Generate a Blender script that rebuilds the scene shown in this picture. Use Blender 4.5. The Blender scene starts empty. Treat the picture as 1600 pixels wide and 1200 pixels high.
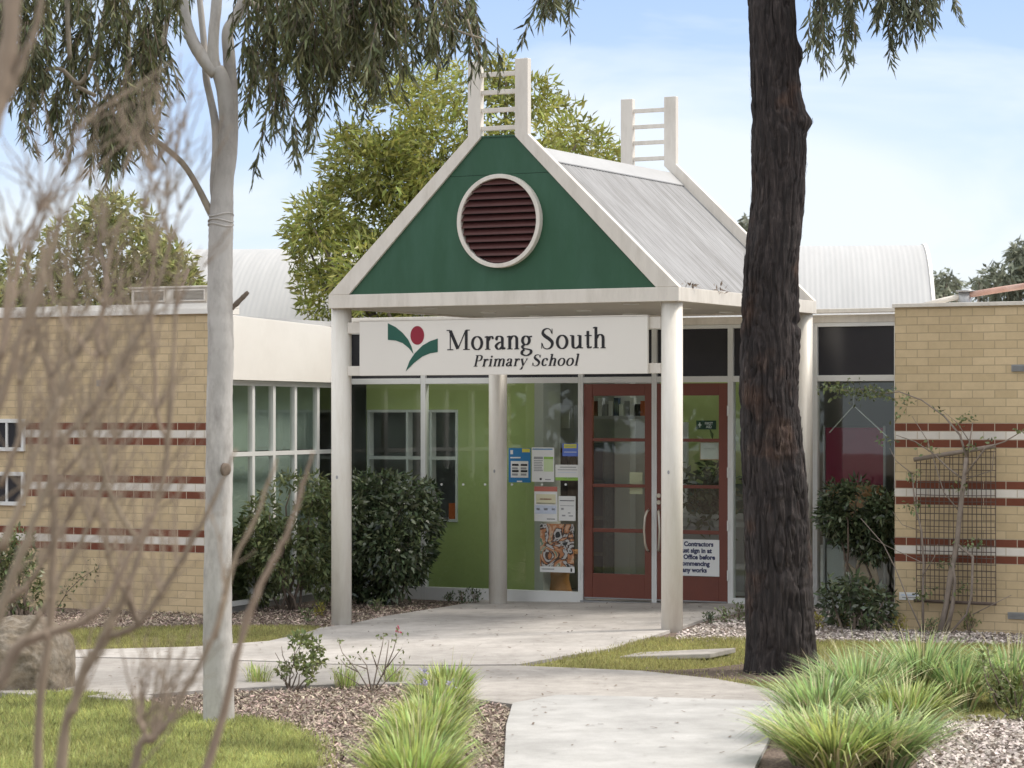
import bpy, math, random
import numpy as np
from mathutils import Vector, Matrix
from mathutils.geometry import delaunay_2d_cdt
R=math.radians
rng=np.random.default_rng(7); random.seed(7)
scene=bpy.context.scene
col=scene.collection
# ------------------------------------------------------------------ survey of the place
F=4200.; HZ=650.; EZ=2.279                    # focal length (photo pixels), horizon row, eye height (m)
A=R(27.5); CA,SA=math.cos(A),math.sin(A); OX,OY=-1.84,29.   # building frame: u along the facade, v into it
def l2w(u,v): return OX+u*CA+v*SA, OY-u*SA+v*CA
def w2l(X,Y): dx,dy=X-OX,Y-OY; return dx*CA-dy*SA, dx*SA+dy*CA
def sstep(a,b,x): t=np.clip((x-a)/(b-a),0,1); return t*t*(3-2*t)
def height(X,Y):                               # ground height in metres: the paving rises gently to the right door
    u,v=w2l(np.asarray(X,float),np.asarray(Y,float))
    a=.0235*np.clip(u,0,3.9)
    a=a*(1-sstep(4.1,5.3,u))-.012*sstep(4.1,5.3,u)+.01*np.clip(-u,0,4)
    b=sstep(-5,-1.2,v)*(1-sstep(12,20,v))
    return a*b+.035*np.sin(X*.9+1)*np.sin(Y*.7)*sstep(-3,-7,v)*.5
def gp(px,py):                                 # a surveyed ground point, given as the sight line it was measured on
    z=0.
    for _ in range(6):
        Y=F*(EZ-z)/(py-HZ); X=(px-800)/F*Y; z=float(height(X,Y))
    return X,Y
def at(px,py,Y): return ((px-800)/F*Y, Y, EZ-(py-HZ)/F*Y)
def onv(px,py,v):
    k=(px-800)/F; u=(k*(OY+v*CA)-OX-v*SA)/(CA+k*SA); X,Y=l2w(u,v); return u, EZ-(py-HZ)*Y/F
# ------------------------------------------------------------------ materials
def nt(name):
    m=bpy.data.materials.new(name); m.use_nodes=True; n=m.node_tree; n.nodes.clear()
    out=n.nodes.new('ShaderNodeOutputMaterial'); return m,n,out
def N(n,t,**k):
    x=n.nodes.new(t)
    for a,b in k.items():
        if a.startswith('i_'):
            key=a[2:]; key=int(key) if key.isdigit() else key.replace('_',' ')
            x.inputs[key].default_value=b
        else: setattr(x,a,b)
    return x
def ramp(n,stops):
    r=N(n,'ShaderNodeValToRGB'); e=r.color_ramp.elements
    while len(e)<len(stops): e.new(.5)
    for i,(p,c) in enumerate(stops): e[i].position=p; e[i].color=(*c,1) if len(c)==3 else c
    return r
def mul(c,f): return tuple(min(1,x*f) for x in c)
def mk(name,c,rough=.6,var=.12,scale=3.,bump=0.,bscale=60.,metal=0.,spec=.5,stretch=None,dirt=None,dscale=1.5,damt=.4,island=0.,trans=0.):
    m,n,out=nt(name); L=n.links.new
    tc=N(n,'ShaderNodeTexCoord'); vec=tc.outputs['Object']
    if stretch:
        mp=N(n,'ShaderNodeMapping'); mp.inputs['Scale'].default_value=stretch; L(vec,mp.inputs[0]); vec=mp.outputs[0]
    nz=N(n,'ShaderNodeTexNoise',i_Scale=scale,i_Detail=6.,i_Roughness=.62); L(vec,nz.inputs['Vector'])
    r=ramp(n,[(.3,mul(c,1-var)),(.7,mul(c,1+var))]); L(nz.outputs['Fac'],r.inputs[0]); colr=r.outputs[0]
    if dirt:
        dz=N(n,'ShaderNodeTexNoise',i_Scale=dscale,i_Detail=8.,i_Roughness=.7); L(vec,dz.inputs['Vector'])
        dr=ramp(n,[(.45,(0,0,0)),(.72,(damt,damt,damt))]); L(dz.outputs['Fac'],dr.inputs[0])
        mx=N(n,'ShaderNodeMixRGB'); mx.inputs[2].default_value=(*dirt,1); L(dr.outputs[0],mx.inputs[0]); L(colr,mx.inputs[1]); colr=mx.outputs[0]
    if island:
        g=N(n,'ShaderNodeNewGeometry'); hs=N(n,'ShaderNodeHueSaturation')
        mr=N(n,'ShaderNodeMapRange'); mr.inputs[3].default_value=1-island; mr.inputs[4].default_value=1+island; L(g.outputs['Random Per Island'],mr.inputs[0])
        L(mr.outputs[0],hs.inputs['Value'])
        mh=N(n,'ShaderNodeMath',operation='MULTIPLY'); mh.inputs[1].default_value=7.31; L(g.outputs['Random Per Island'],mh.inputs[0])
        mf=N(n,'ShaderNodeMath',operation='FRACT'); L(mh.outputs[0],mf.inputs[0])
        m2=N(n,'ShaderNodeMapRange'); m2.inputs[3].default_value=.5-island*.07; m2.inputs[4].default_value=.5+island*.05; L(mf.outputs[0],m2.inputs[0]); L(m2.outputs[0],hs.inputs['Hue'])
        L(colr,hs.inputs['Color']); colr=hs.outputs[0]
    p=N(n,'ShaderNodeBsdfPrincipled',i_Roughness=rough,i_Metallic=metal); p.inputs['Specular IOR Level'].default_value=spec
    L(colr,p.inputs['Base Color'])
    if bump:
        bz=N(n,'ShaderNodeTexNoise',i_Scale=bscale,i_Detail=5.); L(vec,bz.inputs['Vector'])
        bp=N(n,'ShaderNodeBump',i_Strength=bump,i_Distance=.02); L(bz.outputs['Fac'],bp.inputs['Height']); L(bp.outputs[0],p.inputs['Normal'])
    sh=p.outputs[0]
    if trans:
        t=N(n,'ShaderNodeBsdfTranslucent'); L(colr,t.inputs['Color']); ms=N(n,'ShaderNodeMixShader'); ms.inputs[0].default_value=trans
        L(p.outputs[0],ms.inputs[1]); L(t.outputs[0],ms.inputs[2]); sh=ms.outputs[0]
    L(sh,out.inputs[0]); return m
def mk_brick():
    m,n,out=nt('brick'); L=n.links.new
    tc=N(n,'ShaderNodeTexCoord'); sp=N(n,'ShaderNodeSeparateXYZ'); L(tc.outputs['Object'],sp.inputs[0])
    def M(op,a,b=None,c=None):
        x=N(n,'ShaderNodeMath',operation=op)
        for i,q in enumerate((a,b,c)):
            if q is None: continue
            if isinstance(q,(int,float)): x.inputs[i].default_value=q
            else: L(q,x.inputs[i])
        return x.outputs[0]
    z=M('ADD',sp.outputs[2],.058); xx=M('ADD',sp.outputs[0],20.)
    cb=N(n,'ShaderNodeCombineXYZ'); L(xx,cb.inputs[0]); L(z,cb.inputs[1])
    bt=N(n,'ShaderNodeTexBrick',offset=.5,i_Scale=1.,i_Mortar_Size=.0048,i_Mortar_Smooth=.25,i_Bias=0.,i_Brick_Width=.243,i_Row_Height=.087)
    bt.inputs['Color1'].default_value=(.62,.485,.305,1); bt.inputs['Color2'].default_value=(.53,.41,.25,1); bt.inputs['Mortar'].default_value=(0,0,0,1)
    L(cb.outputs[0],bt.inputs['Vector'])
    idx=M('FLOOR',M('DIVIDE',z,.087)); rel=M('SUBTRACT',idx,9.)
    inb=M('MULTIPLY',M('GREATER_THAN',rel,-.5),M('LESS_THAN',rel,16.5)); md=M('MODULO',M('ADD',rel,.001),7.)
    white=M('MULTIPLY',inb,M('MULTIPLY',M('GREATER_THAN',md,.5),M('LESS_THAN',md,1.5)))
    redr=M('MULTIPLY',inb,M('LESS_THAN',md,2.5)); red=M('SUBTRACT',redr,white)
    nz=N(n,'ShaderNodeTexNoise',i_Scale=9.,i_Detail=8.,i_Roughness=.7); L(tc.outputs['Object'],nz.inputs['Vector'])
    n2=N(n,'ShaderNodeTexNoise',i_Scale=.8,i_Detail=6.); L(tc.outputs['Object'],n2.inputs['Vector'])
    bw=N(n,'ShaderNodeRGBToBW'); L(bt.outputs['Color'],bw.inputs[0])
    vr=M('ADD',.25,M('MULTIPLY',bw.outputs[0],1.6))
    def colmul(c,f):
        x=N(n,'ShaderNodeVectorMath',operation='SCALE'); x.inputs[0].default_value=c; L(f,x.inputs['Scale']); return x.outputs[0]
    def mix(f,a,b):
        x=N(n,'ShaderNodeMixRGB'); L(f,x.inputs[0])
        for i,q in ((1,a),(2,b)):
            if isinstance(q,tuple): x.inputs[i].default_value=(*q,1)
            else: L(q,x.inputs[i])
        return x.outputs[0]
    c=mix(red,bt.outputs['Color'],colmul((.185,.062,.037),vr)); c=mix(white,c,colmul((.70,.65,.59),vr))
    mort=mix(redr,(.43,.34,.22),(.52,.44,.34)); c=mix(bt.outputs['Fac'],c,mort)
    g=M('ADD',.66,M('MULTIPLY',M('ADD',nz.outputs['Fac'],n2.outputs['Fac']),.35)); sc=N(n,'ShaderNodeVectorMath',operation='SCALE'); L(c,sc.inputs[0]); L(g,sc.inputs['Scale'])
    p=N(n,'ShaderNodeBsdfPrincipled',i_Roughness=.85); p.inputs['Specular IOR Level'].default_value=.25; L(sc.outputs[0],p.inputs['Base Color'])
    hgt=M('SUBTRACT',M('MULTIPLY',nz.outputs['Fac'],.25),bt.outputs['Fac'])
    bp=N(n,'ShaderNodeBump',i_Strength=.55,i_Distance=.008); L(hgt,bp.inputs['Height']); L(bp.outputs[0],p.inputs['Normal'])
    L(p.outputs[0],out.inputs[0]); return m
def mk_glass(name,tint,gloss=1.0,ior=1.5):
    m,n,out=nt(name); L=n.links.new
    t=N(n,'ShaderNodeBsdfTransparent'); t.inputs[0].default_value=(*tint,1)
    g=N(n,'ShaderNodeBsdfGlossy',i_Roughness=.015); g.inputs[0].default_value=(gloss,gloss,gloss,1)
    tc=N(n,'ShaderNodeTexCoord'); nz=N(n,'ShaderNodeTexNoise',i_Scale=1.3,i_Detail=1.); L(tc.outputs['Object'],nz.inputs['Vector'])
    bp=N(n,'ShaderNodeBump',i_Strength=.06,i_Distance=.02); L(nz.outputs['Fac'],bp.inputs['Height']); L(bp.outputs[0],g.inputs['Normal'])
    f=N(n,'ShaderNodeFresnel',i_IOR=ior); ge=N(n,'ShaderNodeNewGeometry'); mr=N(n,'ShaderNodeMapRange'); mr.inputs[3].default_value=ior; mr.inputs[4].default_value=1/ior; L(ge.outputs['Backfacing'],mr.inputs[0]); L(mr.outputs[0],f.inputs[0]); ms=N(n,'ShaderNodeMixShader'); L(f.outputs[0],ms.inputs[0]); L(t.outputs[0],ms.inputs[1]); L(g.outputs[0],ms.inputs[2])
    L(ms.outputs[0],out.inputs[0]); return m
def mk_ground(name,stops,scale,bump,bscale,rough=.95,second=None,blotch=None):
    m,n,out=nt(name); L=n.links.new; tc=N(n,'ShaderNodeTexCoord')
    a=N(n,'ShaderNodeTexNoise',i_Scale=scale,i_Detail=9.,i_Roughness=.72); L(tc.outputs['Object'],a.inputs['Vector'])
    r=ramp(n,stops); L(a.outputs['Fac'],r.inputs[0]); c=r.outputs[0]
    if blotch:
        b=N(n,'ShaderNodeTexNoise',i_Scale=blotch[0],i_Detail=5.,i_Roughness=.6); L(tc.outputs['Object'],b.inputs['Vector'])
        br=ramp(n,[(.38,(blotch[1],)*3),(.62,(blotch[2],)*3)]); L(b.outputs['Fac'],br.inputs[0])
        mx=N(n,'ShaderNodeMixRGB',blend_type='MULTIPLY'); mx.inputs[0].default_value=1; L(c,mx.inputs[1]); L(br.outputs[0],mx.inputs[2]); c=mx.outputs[0]
    if second:
        v=N(n,'ShaderNodeTexVoronoi',i_Scale=second[0]); L(tc.outputs['Object'],v.inputs['Vector'])
        vr=ramp(n,[(0,(second[1],)*3),(1,(second[2],)*3)]); L(v.outputs['Color'],vr.inputs[0])
        mx=N(n,'ShaderNodeMixRGB',blend_type='MULTIPLY'); mx.inputs[0].default_value=1; L(c,mx.inputs[1]); L(vr.outputs[0],mx.inputs[2]); c=mx.outputs[0]
    p=N(n,'ShaderNodeBsdfPrincipled',i_Roughness=rough); p.inputs['Specular IOR Level'].default_value=.2; L(c,p.inputs['Base Color'])
    bz=N(n,'ShaderNodeTexNoise',i_Scale=bscale,i_Detail=6.); L(tc.outputs['Object'],bz.inputs['Vector'])
    bp=N(n,'ShaderNodeBump',i_Strength=bump,i_Distance=.03); L(bz.outputs['Fac'],bp.inputs['Height']); L(bp.outputs[0],p.inputs['Normal'])
    L(p.outputs[0],out.inputs[0]); return m
def mk_bark():
    m,n,out=nt('dark_bark'); L=n.links.new; tc=N(n,'ShaderNodeTexCoord')
    mp=N(n,'ShaderNodeMapping'); mp.inputs['Scale'].default_value=(1,1,.13); L(tc.outputs['Object'],mp.inputs[0])
    a=N(n,'ShaderNodeTexNoise',i_Scale=24.,i_Detail=8.,i_Roughness=.7,i_Distortion=.6); L(mp.outputs[0],a.inputs['Vector'])
    b=N(n,'ShaderNodeTexNoise',i_Scale=2.4,i_Detail=3.); L(tc.outputs['Object'],b.inputs['Vector'])
    r=ramp(n,[(.3,(.010,.008,.008)),(.48,(.024,.018,.0175)),(.62,(.058,.045,.042)),(.78,(.22,.18,.16))]); L(a.outputs['Fac'],r.inputs[0])
    r2=ramp(n,[(.35,(.022,.011,.008)),(.55,(.085,.045,.03)),(.7,(.20,.135,.095))]); L(a.outputs['Fac'],r2.inputs[0])
    rb=ramp(n,[(.55,(0,0,0)),(.68,(.7,.7,.7))]); L(b.outputs['Fac'],rb.inputs[0])
    mx=N(n,'ShaderNodeMixRGB'); L(rb.outputs[0],mx.inputs[0]); L(r.outputs[0],mx.inputs[1]); L(r2.outputs[0],mx.inputs[2])
    p=N(n,'ShaderNodeBsdfPrincipled',i_Roughness=.9); L(mx.outputs[0],p.inputs['Base Color'])
    bp=N(n,'ShaderNodeBump',i_Strength=.9,i_Distance=.03); L(a.outputs['Fac'],bp.inputs['Height']); L(bp.outputs[0],p.inputs['Normal'])
    L(p.outputs[0],out.inputs[0]); return m
def mk_poster(name,c_list,scale):
    m,n,out=nt(name); L=n.links.new; tc=N(n,'ShaderNodeTexCoord')
    a=N(n,'ShaderNodeTexNoise',i_Scale=scale,i_Detail=3.,i_Distortion=2.2); L(tc.outputs['Object'],a.inputs['Vector'])
    r=ramp(n,c_list); r.color_ramp.interpolation='CONSTANT'; L(a.outputs['Fac'],r.inputs[0])
    p=N(n,'ShaderNodeBsdfPrincipled',i_Roughness=.4); L(r.outputs[0],p.inputs['Base Color']); L(p.outputs[0],out.inputs[0]); return m
M={}
M['cream']=mk('cream_paint',(.74,.69,.62),.45,.05,3.,.03,60.,stretch=(2.5,2.5,.6),dirt=(.44,.39,.32),dscale=2.6,damt=.42)
M['post']=mk('post_paint',(.77,.73,.66),.42,.05,3.,.02,40.,stretch=(3,3,.5),dirt=(.46,.40,.32),dscale=3.,damt=.45)
M['signboard']=mk('sign_paint',(.78,.74,.68),.4,.025,1.2)
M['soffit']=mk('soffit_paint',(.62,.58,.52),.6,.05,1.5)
M['white']=mk('white_aluminium',(.72,.72,.70),.4,.04,3.)
M['render']=mk('white_render',(.80,.77,.72),.7,.03,1.3,dirt=(.6,.56,.5),dscale=1.1,damt=.25)
M['green']=mk('green_paint',(.023,.088,.043),.5,.09,1.1,stretch=(1.5,1.5,.4),dirt=(.05,.13,.085),dscale=1.6,damt=.6)
M['leafgreen']=mk('emblem_green',(.015,.095,.065),.45,.03)
M['crimson']=mk('emblem_red',(.27,.012,.03),.45,.03)
M['ink']=mk('black_vinyl',(.014,.012,.014),.4,.02)
M['louvre']=mk('maroon_metal',(.085,.03,.027),.42,.12,4.)
M['dark']=mk('dark_cavity',(.012,.010,.010),.9)
M['roof']=mk('galvanised_roof',(.26,.26,.265),.6,.2,5.,stretch=(.35,2.6,.35),dirt=(.11,.105,.10),dscale=2.2,damt=.8)
M['hallroof']=mk('pale_steel_roof',(.42,.42,.42),.6,.06,2.,stretch=(2.5,.3,.3),dirt=(.5,.49,.48),dscale=1.2,damt=.4)
M['ridge']=mk('ridge_steel',(.40,.40,.40),.45,.07,2.)
M['brick']=mk_brick()
M['door']=mk('door_red',(.175,.050,.031),.42,.07,2.5,dirt=(.13,.04,.03),dscale=3.,damt=.35)
M['glass']=mk_glass('clear_glass',(.90,.93,.91))
M['blind']=mk('charcoal_blind',(.028,.028,.034),.25,.15,.7)
M['lime']=mk('lime_wall',(.45,.53,.20),.7,.05,1.)
M['wallgrey']=mk('interior_wall',(.50,.50,.45),.8,.05,1.)
M['ceil']=mk('interior_ceiling',(.7,.7,.66),.9,.03)
M['carpet']=mk('interior_carpet',(.13,.15,.17),.95,.2,20.)
M['desk']=mk('desk_grey',(.55,.55,.55),.5,.05)
M['wood']=mk('pine_wood',(.36,.17,.055),.45,.25,5.,stretch=(1,1,.25))
M['maroon']=mk('maroon_board',(.24,.014,.055),.8,.08)
M['tan']=mk('tan_card',(.50,.33,.17),.8,.08)
M['teal']=mk('pane_reflection_tint',(.36,.42,.39),.8,.06)
M['backleaf']=mk('dense_leaf',(.10,.14,.05),.6,.3,.5,island=.4)
M['navy']=mk('dark_blue',(.03,.05,.10),.6,.1)
M['orange']=mk('orange_plastic',(.50,.12,.035),.5,.06)
M['concrete']=mk_ground('concrete_entry',[(.3,(.38,.35,.325)),(.55,(.475,.445,.415)),(.75,(.54,.51,.48))],5.,.12,90.,.9,second=(210.,.86,1.06),blotch=(.8,.82,1.08))
M['concrete2']=mk_ground('concrete_cross',[(.3,(.33,.305,.28)),(.55,(.41,.38,.35)),(.75,(.475,.445,.41))],6.,.12,90.,.9,second=(210.,.84,1.06),blotch=(.7,.82,1.08))
M['concrete3']=mk_ground('concrete_near',[(.3,(.37,.36,.345)),(.55,(.445,.435,.42)),(.75,(.50,.49,.475))],3.,.1,90.,.9,second=(230.,.88,1.05),blotch=(.9,.88,1.08))
M['joint']=mk('joint_filler',(.12,.11,.10),.9,.2,20.)
M['mulch']=mk_ground('bark_mulch',[(.25,(.09,.065,.052)),(.5,(.21,.16,.13)),(.75,(.40,.33,.28))],38.,.9,45.,.95,second=(60.,.55,1.25))
M['gravel']=mk_ground('gravel_ground',[(.25,(.16,.13,.11)),(.5,(.36,.31,.27)),(.75,(.58,.53,.48))],45.,.8,60.,.95,second=(75.,.6,1.2))
M['soil']=mk_ground('bare_soil',[(.25,(.075,.055,.042)),(.55,(.15,.115,.09)),(.8,(.24,.2,.165))],14.,.8,40.)
M['chip']=mk('mulch_chip',(.34,.28,.22),.9,.2,9.,island=.85)
M['pebble']=mk('gravel_stone',(.52,.46,.42),.8,.15,9.,island=.5)
M['lawn']=mk_ground('lawn_turf',[(.25,(.14,.135,.045)),(.5,(.24,.235,.08)),(.75,(.33,.31,.13))],9.,.8,60.,.95,second=(50.,.7,1.15))
M['blade']=mk('grass_blade',(.40,.385,.15),.6,.35,1.1,island=.4,trans=.35)
M['blade2']=mk('lush_grass_blade',(.40,.43,.16),.6,.5,1.4,island=.4,trans=.35)
M['lomandra']=mk('strap_leaf',(.39,.48,.16),.45,.3,5.,island=.6,trans=.35)
M['lomandra2']=mk('blue_green_strap_leaf',(.34,.46,.19),.45,.3,5.,island=.6,trans=.35)
M['straw']=mk('straw_stalk',(.62,.56,.34),.7,.2,3.,island=.3,trans=.2)
M['gumleaf']=mk('gum_leaf',(.115,.128,.056),.5,.3,1.5,island=.7,trans=.3)
M['gumleaf2']=mk('dark_gum_leaf',(.12,.135,.075),.5,.2,1.5,island=.5,trans=.3)
M['treeleaf']=mk('broad_tree_leaf',(.32,.34,.085),.38,.40,.9,island=.5,trans=.35)
M['treeleaf2']=mk('olive_tree_leaf',(.30,.31,.11),.5,.3,.6,island=.5,trans=.3)
M['farleaf']=mk('far_gum_leaf',(.20,.22,.155),.6,.2,1.,island=.45,trans=.25)
M['shrubleaf']=mk('glossy_shrub_leaf',(.105,.14,.07),.27,.25,2.,island=.6,trans=.15,spec=.8)
M['shrubleaf2']=mk('fresh_shrub_leaf',(.17,.21,.09),.38,.25,2.,island=.5,trans=.25)
M['roseleaf']=mk('rose_leaf',(.22,.26,.10),.4,.25,4.,island=.45,trans=.3)
M['yellowleaf']=mk('yellow_green_leaf',(.30,.27,.06),.5,.25,4.,island=.4,trans=.3)
M['pink']=mk('pink_petal',(.50,.13,.18),.6,.1)
M['lilac']=mk('lilac_petal',(.42,.38,.55),.6,.1)
M['gumbark']=mk('pale_gum_bark',(.50,.475,.445),.75,.16,4.,.3,14.,stretch=(1,1,.4),dirt=(.24,.215,.20),dscale=7.,damt=.8)
M['gumlimb']=mk('gum_limb_bark',(.31,.265,.205),.8,.22,6.,.25,18.)
M['bark']=mk_bark()
M['twig']=mk('bare_twig',(.30,.24,.175),.85,.22,6.,island=.15)
M['stem']=mk('shrub_stem',(.17,.13,.10),.85,.2,8.)
M['vine']=mk('grey_vine_stem',(.25,.205,.17),.85,.2,9.)
M['rock']=mk('boulder_rock',(.175,.14,.10),.95,.45,7.,1.,16.,dirt=(.34,.30,.25),dscale=9.,damt=.8)
M['wire']=mk('rusty_mesh',(.11,.08,.065),.8,.2,9.)
M['rust']=mk('faded_red_pipe',(.50,.30,.24),.6,.15,5.,dirt=(.55,.48,.44),dscale=3.,damt=.7)
M['steelgrey']=mk('grey_metal',(.36,.36,.36),.4,.1,5.,.0,1.,.6)
M['brass']=mk('satin_handle',(.66,.60,.50),.3,.05,3.,0,1.,.7)
M['paper']=mk('white_paper',(.80,.80,.78),.5,.02)
M['blue']=mk('poster_blue',(.03,.21,.47),.45,.05)
M['sky_blue']=mk('label_blue',(.12,.20,.62),.5,.04)
M['yellow']=mk('label_yellow',(.72,.66,.10),.5,.04)
M['lightgreen']=mk('notice_green',(.30,.52,.10),.5,.05)
M['salmon']=mk('notice_red',(.52,.16,.12),.5,.04)
M['greytext']=mk('grey_print',(.33,.33,.34),.5,.03)
M['palegreen']=mk('pale_green_print',(.60,.72,.42),.5,.03)
M['paleyellow']=mk('pale_yellow_print',(.74,.70,.48),.5,.03)
M['paleblue']=mk('pale_blue_print',(.62,.68,.80),.5,.03)
M['exit']=mk('dark_green_sign',(.008,.05,.035),.5,.05)
M['navyink']=mk('navy_print',(.03,.035,.10),.5,.02)
M['art']=mk_poster('abstract_print',[(0,(.03,.03,.03)),(.36,(.52,.50,.48)),(.43,(.07,.04,.03)),(.49,(.46,.20,.09)),(.56,(.58,.38,.25)),(.62,(.16,.25,.17)),(.68,(.62,.56,.46))],4.5)
# ------------------------------------------------------------------ mesh helpers
def npmesh(name,V,faces,smooth=False):
    V=np.asarray(V,np.float32).reshape(-1,3); me=bpy.data.meshes.new(name)
    if isinstance(faces,np.ndarray):
        k=faces.shape[1]; nf=len(faces); me.vertices.add(len(V)); me.vertices.foreach_set('co',V.ravel())
        me.loops.add(nf*k); me.loops.foreach_set('vertex_index',faces.astype(np.int32).ravel())
        me.polygons.add(nf); me.polygons.foreach_set('loop_start',np.arange(0,nf*k,k,dtype=np.int32)); me.update(calc_edges=True); me.validate()
    else: me.from_pydata([tuple(map(float,p)) for p in V],[],faces); me.update()
    if smooth: me.polygons.foreach_set('use_smooth',np.ones(len(me.polygons),bool))
    return me
class MB:
    def __init__(s): s.V=[]; s.Fc=[]
    def add(s,vs,fs): b=len(s.V); s.V+= [tuple(v) for v in vs]; s.Fc+=[tuple(b+i for i in f) for f in fs]; return s
    def box(s,x0,x1,y0,y1,z0,z1):
        return s.add([(x0,y0,z0),(x1,y0,z0),(x1,y1,z0),(x0,y1,z0),(x0,y0,z1),(x1,y0,z1),(x1,y1,z1),(x0,y1,z1)],
                     [(0,3,2,1),(4,5,6,7),(0,1,5,4),(1,2,6,5),(2,3,7,6),(3,0,4,7)])
    def prism(s,poly,y0,y1):                 # outline in (x,z) pushed through y
        n=len(poly); vs=[(p[0],y0,p[1]) for p in poly]+[(p[0],y1,p[1]) for p in poly]
        ar=sum(poly[i][0]*poly[(i+1)%n][1]-poly[(i+1)%n][0]*poly[i][1] for i in range(n))
        f=[tuple(range(n)),tuple(range(2*n-1,n-1,-1))]+[(i,n+i,n+(i+1)%n,(i+1)%n) for i in range(n)]
        if ar<0: f=[tuple(reversed(q)) for q in f]
        return s.add(vs,f)
    def tube(s,pts,rad,k=8,cap=True):
        P=[Vector(p) for p in pts]; n=len(P); rad=[rad]*n if isinstance(rad,(int,float)) else rad
        up=Vector((.31,.17,.93)); ref=None; rings=[]
        for i in range(n):
            t=(P[min(i+1,n-1)]-P[max(i-1,0)]).normalized()
            if ref is None: ref=t.cross(up); ref=ref.normalized() if ref.length>1e-3 else Vector((1,0,0))
            else: ref=(ref-t*ref.dot(t)).normalized()
            b=t.cross(ref); rings.append([P[i]+(ref*math.cos(2*math.pi*j/k)+b*math.sin(2*math.pi*j/k))*rad[i] for j in range(k)])
        vs=[v for r in rings for v in r]; fs=[(i*k+j,i*k+(j+1)%k,(i+1)*k+(j+1)%k,(i+1)*k+j) for i in range(n-1) for j in range(k)]
        if cap: fs+=[tuple(reversed(range(k))),tuple(range((n-1)*k,n*k))]
        return s.add(vs,fs)
    def ring(s,cx,cz,r0,r1,y0,y1,k=64,rx=1.):
        vs=[];fs=[]
        for i in range(k):
            a=2*math.pi*i/k; c,q=math.cos(a)*rx,math.sin(a)
            vs+=[(cx+r1*c,y0,cz+r1*q),(cx+r0*c,y0,cz+r0*q),(cx+r0*c,y1,cz+r0*q),(cx+r1*c,y1,cz+r1*q)]
        for i in range(k):
            a,b=i*4,((i+1)%k)*4
            for j in range(4): fs.append((a+j,a+(j+1)%4,b+(j+1)%4,b+j))
        return s.add(vs,fs)
    def disc(s,cx,cz,rx,rz,y0,y1,k=40): return s.prism([(cx+rx*math.cos(2*math.pi*i/k),cz+rz*math.sin(2*math.pi*i/k)) for i in range(k)],y0,y1)
    def build(s,name,mat,parent=None,smooth=False,bevel=0,loc=None,rz=None):
        me=npmesh(name,s.V,s.Fc,smooth); return link(name,me,mat,parent,bevel,loc,rz)
def link(name,me,mat,parent=None,bevel=0,loc=None,rz=None):
    o=bpy.data.objects.new(name,me); col.objects.link(o); o.data.materials.append(M[mat])
    if parent: o.parent=parent
    if loc: o.location=loc
    if rz is not None: o.rotation_euler[2]=rz
    if bevel:
        b=o.modifiers.new('edge','BEVEL'); b.width=bevel; b.segments=2; b.limit_method='ANGLE'; b.harden_normals=False
    return o
def tag(o,label=None,cat=None,group=None,kind=None):
    for k,v in (('label',label),('category',cat),('group',group),('kind',kind)):
        if v: o[k]=v
    return o
def thing(name,label,cat,loc=(0,0,0),rz=0,group=None):
    o=bpy.data.objects.new(name,None); col.objects.link(o); o.location=loc; o.rotation_euler[2]=rz; o.empty_display_size=.2
    return tag(o,label,cat,group)
def bthing(name,label,cat,group=None): return thing(name,label,cat,(OX,OY,0),-A,group)     # a thing in the building frame
def setloc(root,w):                                    # moves an Empty to its base while the children stay put
    d=Vector(w)-root.location; root.location=w
    q=Matrix.Rotation(-root.rotation_euler[2],3,'Z')@d
    for c in root.children: c.location=Vector(c.location)-q
def unit(v): return v/np.maximum(np.linalg.norm(v,axis=-1,keepdims=True),1e-9)
def leafmesh(name,C,D,L_,W_,mat,parent=None,fold=.25,curl=.0):
    n=len(C); D=unit(D); r=rng.normal(size=(n,3)); S=unit(np.cross(D,r)); Nn=np.cross(S,D); L_=np.broadcast_to(L_,(n,))[:,None]; W_=np.broadcast_to(W_,(n,))[:,None]
    b=C; m_=C+D*L_*.45; tip=C+D*L_-Nn*L_*curl; V=np.stack([b,m_+S*W_*.5+Nn*W_*fold,tip,m_-S*W_*.5+Nn*W_*fold],1).reshape(-1,3)
    return link(name,npmesh(name,V,np.arange(4*n).reshape(-1,4)),mat,parent)
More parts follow.
